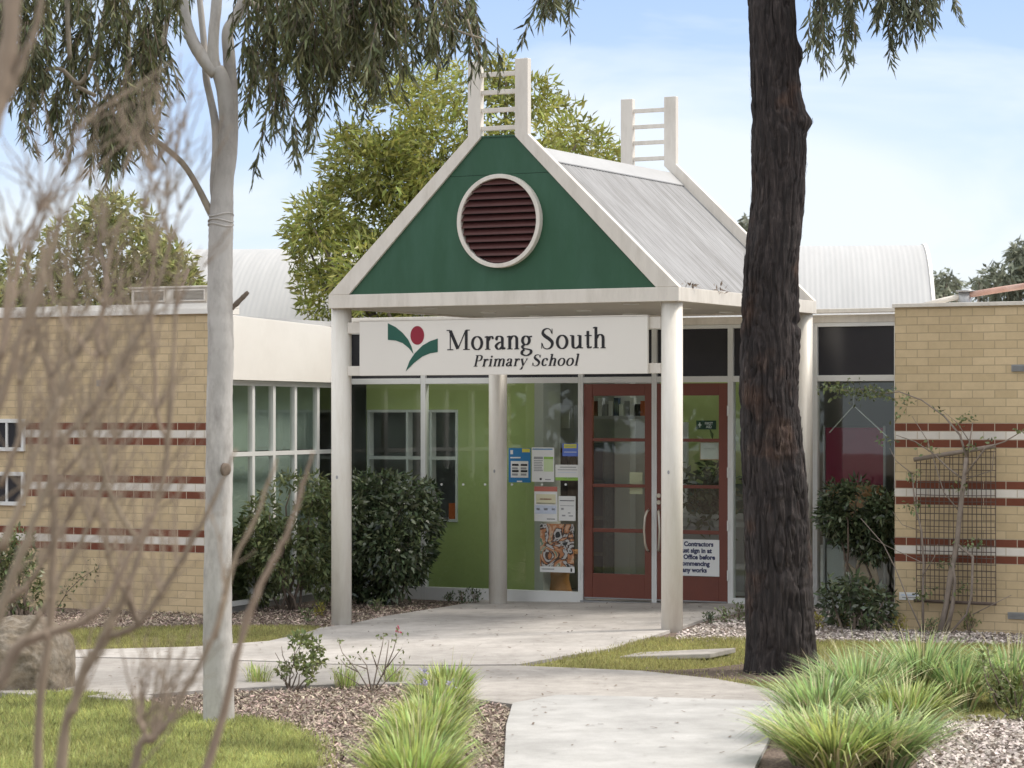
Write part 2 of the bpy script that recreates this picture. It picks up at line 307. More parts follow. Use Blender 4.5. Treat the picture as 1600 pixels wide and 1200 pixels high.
# ------------------------------------------------------------------ ground sheets
def insmooth(poly,n=6):
    P=np.array(poly,float); out=[]; m=len(P)
    for i in range(m):
        a,b,c,d=P[i-1],P[i],P[(i+1)%m],P[(i+2)%m]
        for t in np.linspace(0,1,n,endpoint=False): out.append(.5*((2*b)+(c-a)*t+(2*a-5*b+4*c-d)*t*t+(3*b-a-3*c+d)*t**3))
    return np.array(out)
def inpoly(poly,X,Y):
    r=np.zeros(len(X),bool); n=len(poly)
    for i in range(n):
        x0,y0=poly[i]; x1,y1=poly[(i+1)%n]
        c=((y0>Y)!=(y1>Y)); 
        if y1!=y0: r^=c&(X<(x1-x0)*(Y-y0)/(y1-y0)+x0)
    return r
def region(pts,smooth=True):
    w=[gp(*p) for p in pts]; return insmooth(w,5) if smooth else np.array(w)
def sheet(name,poly,mat,lift,step=.35,skirt=0.,label=None):
    poly=np.asarray(poly); x0,y0=poly.min(0); x1,y1=poly.max(0)
    gx,gy=np.meshgrid(np.arange(x0,x1,step),np.arange(y0,y1,step)); gx,gy=gx.ravel(),gy.ravel(); k=inpoly(poly,gx,gy)
    n=len(poly); vs=[Vector(p) for p in poly]+[Vector((a,b)) for a,b in zip(gx[k],gy[k])]
    r=delaunay_2d_cdt(vs,[(i,(i+1)%n) for i in range(n)],[list(range(n))],1,1e-5)
    V=np.array([[v.x,v.y,0] for v in r[0]]); V[:,2]=height(V[:,0],V[:,1])+lift
    F_=[]
    for f in r[2]:
        a,b,c=[V[i] for i in f[:3]]; ar=(b[0]-a[0])*(c[1]-a[1])-(c[0]-a[0])*(b[1]-a[1]); F_.append(tuple(f) if ar>0 else tuple(reversed(f)))
    V=list(map(tuple,V))
    if skirt:
        b=len(V); z=[float(height(p[0],p[1]))+lift for p in poly]
        V+=[(p[0],p[1],q) for p,q in zip(poly,z)]+[(p[0],p[1],q-skirt) for p,q in zip(poly,z)]
        for i in range(n): F_.append((b+i,b+(i+1)%n,b+n+(i+1)%n,b+n+i))
    o=link(name,npmesh(name,V,F_,True),mat); tag(o,kind='structure'); return o
def scatter(poly,dens):
    x0,y0=poly.min(0); x1,y1=poly.max(0); n=int((x1-x0)*(y1-y0)*dens); X=rng.uniform(x0,x1,n); Y=rng.uniform(y0,y1,n); k=inpoly(poly,X,Y); return X[k],Y[k]
# base ground reaching the horizon, fine near the building
ax=np.concatenate([[-900,-300,-100,-40,-20],np.arange(-13,13.01,.5),[20,40,100,300,900]]); ay=np.concatenate([[-60,-20,0,6],np.arange(9,48.01,.5),[60,90,150,300,600,1500]])
gx,gy=np.meshgrid(ax,ay); gz=height(gx,gy); V=np.stack([gx,gy,gz],-1).reshape(-1,3); nx,ny=len(ax),len(ay)
i,j=np.meshgrid(np.arange(nx-1),np.arange(ny-1)); q=(j*nx+i).ravel(); tag(link('ground',npmesh('ground',V,np.stack([q,q+1,q+nx+1,q+nx],1),True),'mulch'),kind='structure')
# paving
ENTRY=region([(770,938),(1290,944),(1262,948),(1215,950),(1165,956),(1110,968),(1064,984),(1010,1001),(950,1019),(880,1030),(812,1043),(700,1044),(600,1043),(500,1042),(430,1038),(330,1035),(110,1031),(-60,1029),(-60,1024),(110,1020),(300,1015),(420,1006),(478,993),(500,985),(548,979),(600,967),(650,959),(702,951)],False)
CROSS=region([(-60,1032),(110,1032.6),(330,1036.6),(430,1039.6),(520,1043.6),(660,1045.6),(812,1045),(905,1049),(1000,1053),(1120,1066),(1200,1081),(1232,1094),(1225,1104),(1100,1099),(1000,1096),(870,1093),(800,1106),(745,1098),(690,1085),(640,1073),(520,1075),(430,1078),(330,1083),(230,1091),(140,1086),(-60,1088)],False)
NEAR=region([(801,1105),(871,1092),(1000,1095),(1100,1098),(1226,1103),(1222,1125),(1195,1175),(1180,1205),(1172,1240),(1165,1400),(775,1400),(784,1260),(788,1200),(791,1140)],False)
sheet('entry_paving',ENTRY,'concrete',.03,skirt=.14); sheet('cross_path',CROSS,'concrete2',.03,skirt=.14); sheet('near_path',NEAR,'concrete3',.034,skirt=.14)
# planting beds and lawns
GR1=region([(1060,990),(1110,974),(1180,962),(1280,950),(1400,978),(1600,985),(1800,990),(1800,1012),(1600,1010),(1400,1006),(1280,1004),(1200,1000),(1120,1001),(1050,1003)],False)
GR2=region([(1470,1132),(1520,1122),(1600,1128),(1800,1135),(1800,1420),(1380,1420),(1430,1220),(1440,1160)])
MU1=region([(30,965),(120,956),(330,945),(520,945),(640,943),(745,943),(690,951),(640,960),(560,975),(500,984),(440,979),(300,979),(110,985),(20,987)])
MU2=region([(200,1104),(330,1085),(430,1080),(520,1077),(640,1075),(700,1090),(790,1108),(788,1140),(786,1200),(780,1300),(770,1420),(480,1420),(497,1250),(492,1180),(470,1150),(400,1130),(320,1124)])
LN1=region([(-120,1097),(0,1094),(110,1089),(200,1101),(320,1126),(400,1132),(470,1152),(494,1182),(495,1250),(470,1420),(-120,1420)])
LN2=region([(20,988),(110,986),(300,981),(440,981),(496,983),(480,992),(400,1006),(300,1014),(110,1019),(20,1021)],False)
LN3=region([(818,1044),(880,1031),(950,1020),(1015,1001),(1055,1002),(1120,1001),(1200,1000),(1280,1005),(1400,1007),(1600,1011),(1800,1013),(1800,1130),(1600,1126),(1450,1130),(1250,1120),(1228,1090),(1195,1078),(1120,1064),(1000,1051),(905,1047)],False)
SO=region([(1000,1051),(1060,1049),(1110,1046),(1160,1040),(1220,1040),(1285,1046),(1290,1058),(1240,1066),(1180,1070),(1120,1064)])
sheet('gravel_bed',GR1,'gravel',.008); sheet('gravel_garden',GR2,'gravel',.008); sheet('lawn_front',LN1,'lawn',.008); sheet('lawn_strip',LN2,'lawn',.008); sheet('lawn_side',LN3,'lawn',.008); sheet('bare_soil_patch',SO,'soil',.014)
def quads(name,X,Y,Z,sx,sy,tilt,mat,label,cat='ground cover'):
    n=len(X); a=rng.uniform(0,2*math.pi,n); t=rng.normal(0,tilt,(n,2)); L_=rng.uniform(.5,1.3,n)*sx; W_=rng.uniform(.5,1.3,n)*sy
    dx=np.stack([np.cos(a),np.sin(a),t[:,0]],1)*L_[:,None]/2; dy=np.stack([-np.sin(a),np.cos(a),t[:,1]],1)*W_[:,None]/2
    c=np.stack([X,Y,Z],1); V=np.stack([c-dx-dy*.6,c+dx*.8-dy,c+dx+dy*.7,c-dx*.7+dy],1).reshape(-1,3)
    o=link(name,npmesh(name,V,np.arange(4*n).reshape(-1,4)),mat); return tag(o,label,cat,None,'stuff')
def merge_sc(lst):
    xs=[scatter(p,d) for p,d in lst]; X=np.concatenate([a for a,_ in xs]); Y=np.concatenate([b for _,b in xs]); return X,Y
X,Y=merge_sc([(MU1,1100),(MU2,1500)]); quads('mulch_chips',X,Y,height(X,Y)+rng.uniform(.008,.03,len(X)),.042,.011,.4,'chip','shredded brown bark mulch covering the garden beds','mulch')
X,Y=merge_sc([(GR1,900),(GR2,1100)]); quads('gravel_stones',X,Y,height(X,Y)+rng.uniform(.01,.025,len(X)),.035,.024,.4,'pebble','pale stony gravel beds beside the brick wall and grass clumps','gravel')
X,Y=merge_sc([(ENTRY,11),(CROSS,12),(NEAR,9),(SO,70),(LN3,8)]); quads('leaf_litter',X,Y,height(X,Y)+.042,.05,.016,.12,'stem','scattered dry leaf bits lying on the concrete paving','leaf litter')
def blades(name,X,Y,h,w,mat,label,lean=.35,lift=.01,cat='grass',kind='stuff'):
    n=len(X); a=rng.uniform(0,2*math.pi,n); hh=rng.uniform(.5,1.2,n)*h; l=rng.normal(0,lean,(n,2)); b=np.stack([X,Y,height(X,Y)+lift],1)
    d=np.stack([np.cos(a)*w/2,np.sin(a)*w/2,0*a],1); m_=b+np.stack([l[:,0]*hh*.35,l[:,1]*hh*.35,hh*.6],1); t=b+np.stack([l[:,0]*hh,l[:,1]*hh,hh],1)
    V=np.stack([b-d,b+d,m_+d*.7,t,m_-d*.7],1).reshape(-1,3)
    o=link(name,npmesh(name,V,np.arange(5*n).reshape(-1,5)),mat); return tag(o,label,cat,None,kind)
def fringe(poly,n,amp=.06):
    k=rng.integers(0,len(poly),n); u=rng.uniform(0,1,n)[:,None]; p=poly[k]*(1-u)+poly[(k+1)%len(poly)]*u+rng.normal(0,amp,(n,2)); return p[:,0],p[:,1]
X,Y=scatter(LN1,3200); a,b=fringe(LN1,3500,.07); X=np.concatenate([X,a]); Y=np.concatenate([Y,b]); k=(np.sin(X*2.3+Y)+np.sin(Y*3.1-X*1.7)+rng.normal(0,1.,len(X)))>-1.4; blades('lawn_grass',X[k],Y[k],.06,.007,'blade2','bright green uneven lawn grass in front of the pale gum')
X,Y=scatter(LN2,2400); a,b=fringe(LN2,2500,.04); X=np.concatenate([X,a]); Y=np.concatenate([Y,b]); blades('lawn_grass',X,Y,.035,.006,'blade','narrow strip of yellowish lawn between mulch bed and path')
X,Y=scatter(LN3,2600); a,b=fringe(LN3,4000,.05); X=np.concatenate([X,a]); Y=np.concatenate([Y,b]); k=(np.sin(X*3.3+Y*1.2)+np.sin(Y*4.1-X*2.7)+rng.normal(0,1.,len(X))>-1.1)&~(inpoly(SO,X,Y)&(rng.uniform(0,1,len(X))<.93)); blades('lawn_grass',X[k],Y[k],.04,.006,'blade','patchy yellow green lawn around the dark trunk')
# ------------------------------------------------------------------ school building
B=bthing('school_building','cream brick and glass school building with banded walls and red entrance doors','building')
def wp(u,v): X,Y=l2w(u,v); return X,Y,float(height(X,Y))
MB().box(5.385,10,2.5,4.0,-.3,3.435).build('brick_wall','brick',B)
MB().box(-9,-1.93,.54,.78,-.3,3.435).build('brick_wall','brick',B)
MB().box(5.365,10.02,2.47,4.02,3.437,3.478).build('wall_coping','cream',B,bevel=.004)
MB().box(-9,-1.90,.50,.9,3.437,3.50).box(-9,-1.90,.54,.9,3.502,3.56).build('wall_coping','render',B,bevel=.004)
# windows in the far-left wall
for z0,z1 in ((1.225,1.62),(1.865,2.245)):
    w=MB().box(-5.35,-4.66,.50,.54,z0,z0+.045).box(-5.35,-4.66,.50,.54,z1-.045,z1).box(-5.35,-5.31,.50,.54,z0+.046,z1-.046).box(-4.70,-4.66,.50,.54,z0+.046,z1-.046).box(-4.93,-4.90,.505,.54,z0+.046,z1-.046).build('window','white',B)
    MB().box(-5.31,-4.70,.522,.530,z0+.045,z1-.045).build('pane','blind',w)
def vent(u,z,v): 
    g=MB().box(u-.11,u+.11,v-.012,v-.002,z-.036,z+.036)
    for i in range(5): g.box(u-.10,u+.10,v-.02,v-.013,z-.03+i*.0125,z-.024+i*.0125)
    g.build('wall_vent','steelgrey',B)
vent(6.78,2.78,2.5); vent(6.74,.19,2.5); vent(-3.52,2.66,.54)
# rooftop coolers handled below; side wall with windows
PA,PB=(-1.95,.56),(-2.45,4.06)
ang=math.atan2(PB[1]-PA[1],PB[0]-PA[0]); SL=math.hypot(PB[0]-PA[0],PB[1]-PA[1])
def side(mb,name,mat,parent=None,bevel=0):   # coordinates: x along the wall, y to the inside (negative is outside)
    o=mb.build(name,mat,parent or B,bevel=bevel)
    if parent is None: o.location=(PA[0],PA[1],0); o.rotation_euler[2]=ang
    return o
# inside lies to +y of the direction (towards -u); outside is -y
side(MB().prism([(0,2.69),(SL-.02,2.69),(SL-.02,3.37),(SL*.5,3.40),(0,3.425)],-.10,.12),'fascia','render',bevel=.004)
side(MB().box(0,SL-.05,-.02,.16,-.2,.10),'low_wall','steelgrey')
sm=[.04,.86,1.44,2.06,2.74,3.42]
for i in range(5):
    a,b=sm[i],sm[i+1]; f=MB()
    f.box(a,a+.035,-.03,.03,.105,2.685).box(b-.035,b,-.03,.03,.105,2.685).box(a+.036,b-.036,-.03,.03,.105,.16).box(a+.036,b-.036,-.03,.03,2.63,2.685).box(a+.036,b-.036,-.03,.03,1.815,1.865)
    w=side(f,'window','white'); MB().box(a+.03,b-.03,-.004,.004,.15,1.82).box(a+.03,b-.03,-.004,.004,1.86,2.64).build('pane','glass',w)
side(MB().box(.05,SL-.3,.22,.23,1.87,2.68).box(.05,SL-.3,.22,.23,.9,1.80),'pane_reflection_sheet','teal')  # added sheet; its teal grey paints the pale reflected light of these panes
# facade frame at v 4.1
V0,V1=4.06,4.15
def zf(u): return wp(u,4.1)[2]
MB().box(-2.45,6,V0,V1,3.345,3.435).build('head_beam','cream',B,bevel=.004)
MB().box(-2.45,6,V0-.12,V0-.003,3.45,3.50).build('gutter','cream',B,bevel=.006)
ed=[-2.44,-1.28,-.21,.885,1.852,2.825,3.87,4.86,6.0]
for i in range(8):
    a,b=ed[i],ed[i+1]; isdoor=i in (3,4); f=MB(); zb=min(zf(a),zf(b))-.05
    f.box(a,a+.033,V0,V1,zb,3.343).box(b-.033,b,V0,V1,zb,3.343)
    f.box(a+.034,b-.034,V0,V1,2.675,2.745).box(a+.034,b-.034,V0,V1,3.30,3.343)
    if not isdoor: f.box(a+.034,b-.034,V0,V1,zb,.17 if i<3 else .16)
    w=f.build('window' if not isdoor else 'door_frame','white',B,bevel=.003)
    MB().box(a+.03,b-.03,4.10,4.108,2.74,3.305).build('clerestory_pane','blind',w)
    if not isdoor: MB().box(a+.03,b-.03,4.10,4.108,.15,2.68).build('pane','glass',w)
MB().box(.9,2.81,4.02,4.16,-.1,.075).build('door_sill','steelgrey',B)
# doors
def door(u0,u1,hs):
    z=[.095,.40,.893,.939,1.43,1.469,1.976,2.014,2.52,2.662]; st=.112
    d=MB().box(u0,u0+st,4.07,4.12,z[0],z[9]).box(u1-st,u1,4.07,4.12,z[0],z[9])
    for a,b in ((0,1),(2,3),(4,5),(6,7),(8,9)): d.box(u0+st+.0005,u1-st-.0005,4.073,4.117,z[a],z[b])
    o=d.build('door','door',B,bevel=.004)
    for a,b in ((1,2),(3,4),(5,6),(7,8)): MB().box(u0+st-.005,u1-st+.005,4.09,4.098,z[a]-.005,z[b]+.005).build('pane','glass',o)
    uh=u1-.055 if hs>0 else u0+.055
    MB().tube([(uh,4.065,.68),(uh-.006*hs,4.02,.70),(uh-.022*hs,4.0,.78),(uh-.032*hs,3.995,.93),(uh-.022*hs,4.0,1.08),(uh-.006*hs,4.02,1.15),(uh,4.065,1.17)],.014,10).build('handle','brass',o,True)
    if hs<0:
        for zz in (1.26,1.34): MB().disc(uh-.005,zz,.026,.026,4.045,4.068,20).build('lock','brass',o)
    ux=u0-.012 if hs>0 else u1+.012
    for zz in (.42,1.0,1.62,2.34): MB().tube([(ux,4.052,zz-.06),(ux,4.052,zz+.06)],.012,8).build('hinge','white',o)
    MB().box(u0+.01,u1-.01,4.062,4.0695,.10,.115).build('kick_strip','steelgrey',o)
door(.925,1.838,1); door(1.866,2.788,-1)
# rooms behind the glass
MB().box(-9,-2.6,.8,4.2,.02,.03).box(-2.6,10,4.2,9.2,.01,.03).build('interior_floor','carpet',B)
MB().box(-9,10,9.2,9.35,0,3.2).build('interior_wall','wallgrey',B)
MB().box(-9,-8.9,.8,9.2,0,3.2).build('interior_wall','wallgrey',B); MB().box(9.9,10,4.2,9.2,0,3.2).build('interior_wall','wallgrey',B)
MB().box(-9,-2.5,.9,7.2,3.05,3.12).box(-2.499,3.2,4.62,6.0,3.30,3.36).box(3.201,10,4.2,6.0,3.30,3.36).box(-2.499,10,7.4,9.2,3.30,3.36).box(-2.499,.0,6.001,7.399,3.30,3.36).box(3.2,10,6.001,7.399,3.30,3.36).build('interior_ceiling','ceil',B)  # unseen openings added between these pieces so daylight brightens the rooms
MB().box(-9,-2.5,.92,7.2,3.40,3.46).box(-2.499,3.2,4.62,6.0,3.40,3.44).box(3.201,10,4.17,6.0,3.40,3.44).box(-2.499,10,7.4,9.4,3.40,3.44).box(-2.499,.0,6.001,7.399,3.40,3.44).box(3.2,10,6.001,7.399,3.40,3.44).build('flat_roof','ridge',B)  # the same added gaps continue through the roof to let daylight down
g=MB(); vv0,vv1=4.62,4.72
g.box(-2.42,-2.40,vv0,vv1,.03,3.28).box(-1.09,-.02,vv0,vv1,.03,3.28).box(-2.40,-1.09,vv0,vv1,.03,.95).box(-2.40,-1.09,vv0,vv1,2.36,3.28).build('lime_partition','lime',B)
g=MB(); 
for a,b in ((-2.40,-2.37),(-1.12,-1.09),(-1.49,-1.46),(-1.83,-1.80)): g.box(a,b,vv0-.02,vv1,.953,2.357)
for i,(a,b) in enumerate(((-2.369,-1.831),(-1.799,-1.491),(-1.459,-1.121))): g.box(a,b,vv0-.015,vv1,.953,.985).box(a,b,vv0-.015,vv1,2.325,2.357).box(a,b,vv0-.015,vv1,1.73,1.77)
g.build('partition_window_frame','white',B)
MB().box(-.019,.10,4.62,5.1,.03,3.28).build('interior_wall','wallgrey',B)
MB().box(3.2,3.28,4.7,9.19,.03,3.28).build('interior_wall','wallgrey',B)
MB().box(-9,-1.101,6.6,6.7,.03,3.28).build('interior_wall','greytext',B); MB().box(-1.1,.75,6.6,6.7,.03,3.28).build('interior_wall','wallgrey',B); MB().box(.751,3.19,6.6,6.7,.03,3.28).build('interior_wall','lime',B)  # office end is charcoal: that room's dimness is painted into the wall
MB().box(.22,.44,6.42,6.595,.03,3.28).build('interior_column','ceil',B)
MB().box(.98,1.10,6.55,6.598,.03,2.2).box(1.10,1.18,6.55,6.598,.03,2.2).build('interior_door_frame','paper',B)
MB().box(1.19,2.6,6.565,6.597,.95,1.42).build('wall_dado','leafgreen',B)
# rooftop cooler boxes
t=bthing('rooftop_cooler','cream rooftop cooler with twin louvred grilles above the brick wall','cooler')
MB().box(-3.16,-2.09,.56,.86,3.562,3.735).box(-3.18,-2.07,.54,.88,3.736,3.76).build('casing','cream',t,bevel=.006)
for a,b in ((-3.12,-2.68),(-2.57,-2.13)):
    g=MB().box(a,b,.535,.558,3.585,3.60).box(a,b,.535,.558,3.705,3.72).box(a,a+.015,.535,.558,3.601,3.704).box(b-.015,b,.535,.558,3.601,3.704).build('grille','cream',t)
    s=MB()
    for i in range(7): z=3.605+i*.0145; s.add([(a+.015,.555,z+.011),(b-.015,.555,z+.011),(b-.015,.537,z),(a+.015,.537,z),(a+.015,.557,z+.008),(b-.015,.557,z+.008)],[(0,3,2,1),(3,0,4),(2,5,1)])
    s.build('slats','soffit',g)
setloc(t,(*l2w(-2.57,.9),3.56))
# pipe on the roof at the right
t=bthing('roof_pipe','faded red pipe with a grey joint above the brick parapet','pipe')
def pv(px,py,v): u,z=onv(px,py,v); return (u,v,z)
MB().tube([pv(1512,461,3.6),pv(1560,453,3.6),pv(1640,441,3.6),pv(1760,424,3.6)],.034,12).build('pipe','rust',t,True)
MB().tube([pv(1506,462,3.6),pv(1470,470,3.6),pv(1440,478,3.6)],.03,12).build('brace','cream',t,True)
a=pv(1508,470,3.6); MB().tube([(a[0],3.6,3.40),(a[0],3.6,3.64)],.07,14).tube([(a[0],3.6,3.641),(a[0],3.6,3.66)],.1,14).build('joint','steelgrey',t,True)
setloc(t,(*l2w(a[0],3.6),3.44))
# school hall with barrel roof
t=thing('school_hall','long hall with pale barrel vaulted steel roof behind the entrance','building',(0.5,38.3,0),R(-5.5))
def arcz(s): return 3.55+ (math.sqrt(4.3**2-(s-3.1)**2)-math.sqrt(4.3**2-3.1**2))
xs=np.arange(-6.45,5.45,.0127); ss=np.linspace(0,6.2,22); Vv=[]
for x in xs:
    d=.0022*math.sin(2*math.pi*x/.0762)
    for s in ss: Vv.append((x,s,arcz(s)+d))
ns=len(ss); q=(np.arange(len(xs)-1)[:,None]*ns+np.arange(ns-1)[None]).ravel(); link('roof',npmesh('roof',Vv,np.stack([q,q+ns,q+ns+1,q+1],1),True),'hallroof',t)
for x0 in (-6.5,5.45): MB().prism([(0,0),(6.2,0)]+[(s,arcz(s)+.025) for s in ss[::-1]],0,.05).build('gable_end','render',t,loc=(x0+.05,0,0),rz=math.pi/2)
MB().box(-6.4,5.4,.15,.3,0,3.55).build('wall','render',t); MB().box(-6.45,5.45,-.12,-.02,3.46,3.56).build('gutter','white',t,bevel=.01)
# ------------------------------------------------------------------ entrance canopy
DB=[]
t=bthing('entrance_canopy','entrance canopy with green gable, round vent and steep steel roof on four posts','canopy'); C0=1.985; CAN=t
def frame(y0,y1,name):
    g=MB()
    for s in (1,-1):
        g.prism([(C0+s*x,z) for x,z in ((2.057,3.579),(.352,5.195),(.352,5.982),(.202,5.982),(.202,5.183),(1.803,3.579))],y0,y1)
    g.box(C0-2.057,C0+2.057,y0,y1,3.435,3.5785)
    o=g.build(name,'cream',t,bevel=.005)
    for z in (5.838,5.651,5.464,5.276): MB().box(C0-.2015,C0+.2015,(y0+y1)/2-.022,(y0+y1)/2+.022,z-.023,z+.023).build('rung','cream',o,bevel=.004)
    return o
frame(-.155,-.075,'gable_frame'); frame(3.6,3.68,'gable_frame')
g=MB(); sl=(5.183-3.579)/(1.803-.202)
zs=4.79; xs_=1.803-(zs-3.579)/sl
for y0,y1,zt_ in ((-.125,-.105,5.182),(3.61,3.63,5.06)):
    xt_=.203+(5.182-zt_)/sl
    MB().prism([(C0-1.803,3.58),(C0+1.803,3.58),(C0+xs_,zs),(C0-xs_,zs)],y0,y1).prism([(C0-xs_+.004,zs+.004),(C0+xs_-.004,zs+.004),(C0+xt_,zt_),(C0-xt_,zt_)],y0,y1).build('gable_panel','green',t)
    if y0<0: MB().box(C0-.2,C0+.2,y0-.012,y1+.012,5.184,5.20).build('panel_cap','green',t)
# round louvred vent
v_=MB().ring(C0+.028,4.305,.443,.487,-.20,-.127).build('round_vent','cream',t,bevel=.004)
MB().disc(C0+.028,4.305,.444,.444,-.1265,-.1255,48).build('vent_backing','dark',v_)
s=MB(); nb=12
for i in range(nb):
    zc=-.443+.886*(i+.5)/nb; zl=zc-.028; zh=zc+.030
    wl=math.sqrt(max(.0,.440**2-zl*zl)) if abs(zl)<.44 else .04; wh=math.sqrt(max(0,.440**2-zh*zh)) if abs(zh)<.44 else .04
    c=C0+.028; y1,y2=-.185,-.135
    s.add([(c-wl,y1,4.305+zl),(c+wl,y1,4.305+zl),(c+wh,y2,4.305+zh),(c-wh,y2,4.305+zh),(c-wl,y1,4.305+zl+.011),(c+wl,y1,4.305+zl+.011),(c+wh,y2,4.305+zh+.008),(c-wh,y2,4.305+zh+.008)],[(0,3,2,1),(4,5,6,7),(0,1,5,4),(1,2,6,5),(2,3,7,6),(3,0,4,7)])
s.build('louvres','louvre',v_)
# roof slopes (corrugations run down the slope), ridge capping, eaves, soffit
sz=.947
for s in (1,-1):
    vs=np.arange(-.07,3.601,.0127); Vv=[]; cs=np.linspace(2.0,.30,9); nrm=(.687*s,.727)
    for v in vs:
        d=.005*math.sin(2*math.pi*v/.0762)
        for c in cs: Vv.append((C0+s*c+nrm[0]*d,v,3.413+(2.057-c)*sz+nrm[1]*d))
    n9=9; q=(np.arange(len(vs)-1)[:,None]*n9+np.arange(n9-1)[None]).ravel(); fc=np.stack([q,q+1,q+n9+1,q+n9],1)
    if s<0: fc=fc[:,::-1]
    rf=link('roof_slope',npmesh('roof_slope',Vv,np.ascontiguousarray(fc),True),'roof',t)
    MB().box(*sorted((C0+s*1.995,C0+s*2.057)),-.0745,3.5995,3.435,3.577).build('eave_fascia','cream',t,bevel=.004)
zt=3.413+(2.057-.30)*sz
MB().prism([(C0-.46,zt-.128),(C0-.30,zt+.022),(C0+.30,zt+.022),(C0+.46,zt-.128),(C0+.46,zt-.14),(C0+.295,zt+.012),(C0-.295,zt+.012),(C0-.46,zt-.14)],-.07,3.599).build('ridge_cap','ridge',t)
MB().box(C0-1.99,C0+1.99,-.0745,3.5995,3.452,3.47).build('soffit','soffit',t)
for u in (-1.2,0,1.2):
    for v in (.55,1.9,3.1): MB().tube([(C0+u,v,3.440),(C0+u,v,3.4515)],.085,24).build('downlight','paper',t)
for u,v in ((0,0),(3.9,0),(0,3.62),(3.9,3.62)):
    z=wp(u,v)[2]; p=MB().tube([(u,v,z-.15),(u,v,3.4515)],.1095,40).build('post','post',t,True)
    MB().disc(u+.01,1.62+z,.012,.02,v-.113,v-.106,10).build('bolt','greytext',p)
for nm_,vv in (('clump of dead leaves caught on the front corner of the canopy eave',.25),('clump of dead leaves hanging over the middle of the canopy eave',.95)):
    d_=bthing('leaf_debris',nm_,'debris'); C_=np.array([C0+2.03,vv,3.59])+rng.normal(0,1,(22,3))*np.array([.03,.06,.025]); DB.append((d_,C_))
# ------------------------------------------------------------------ school sign
t=bthing('school_sign','long cream name board with green and red emblem hung between the posts','sign'); SG=t
MB().box(.276,3.666,-.085,-.05,2.709,3.292).build('board','signboard',t,bevel=.004)
MB().box(.276,3.666,-.09,-.045,3.293,3.305).build('top_trim','cream',t)
for z0,z1 in ((3.165,3.285),(2.712,2.815)): MB().box(.105,3.795,-.045,.03,z0,z1).build('rail','cream',t,bevel=.003)
def cat(pts,n=8):
    P=[np.array(p,float) for p in pts]; P=[2*P[0]-P[1]]+P+[2*P[-1]-P[-2]]; o=[]
    for i in range(1,len(P)-2):
        a,b,c,d=P[i-1:i+3]
        for k in range(n): u=k/n; o.append(.5*((2*b)+(c-a)*u+(2*a-5*b+4*c-d)*u*u+(3*b-a-3*c+d)*u**3))
    o.append(P[-2]); return o
TK,TN=.15,.05
def ell(cx,cz,rx,rz): return [(cx+rx*math.sin(2*math.pi*i/28),cz+rz*math.cos(2*math.pi*i/28)) for i in range(29)]
def ln(*p): return ('l',p)
def sw(w,*p): return ('w',p,w)
def cv(*p): return ('c',p)
def arch(x): return [cv((x+.02,.48),(x+.12,.62),(x+.25,.655),(x+.35,.57),(x+.37,.42)),sw(.15,(x+.37,.46),(x+.37,.02)),sw(.045,(x+.24,.02),(x+.50,.02))]
def stem(x,top=.66): return [sw(.15,(x,.02),(x,top)),sw(.045,(x-.14,.02),(x+.15,.02)),sw(.06,(x-.15,top-.05),(x,top-.01))]
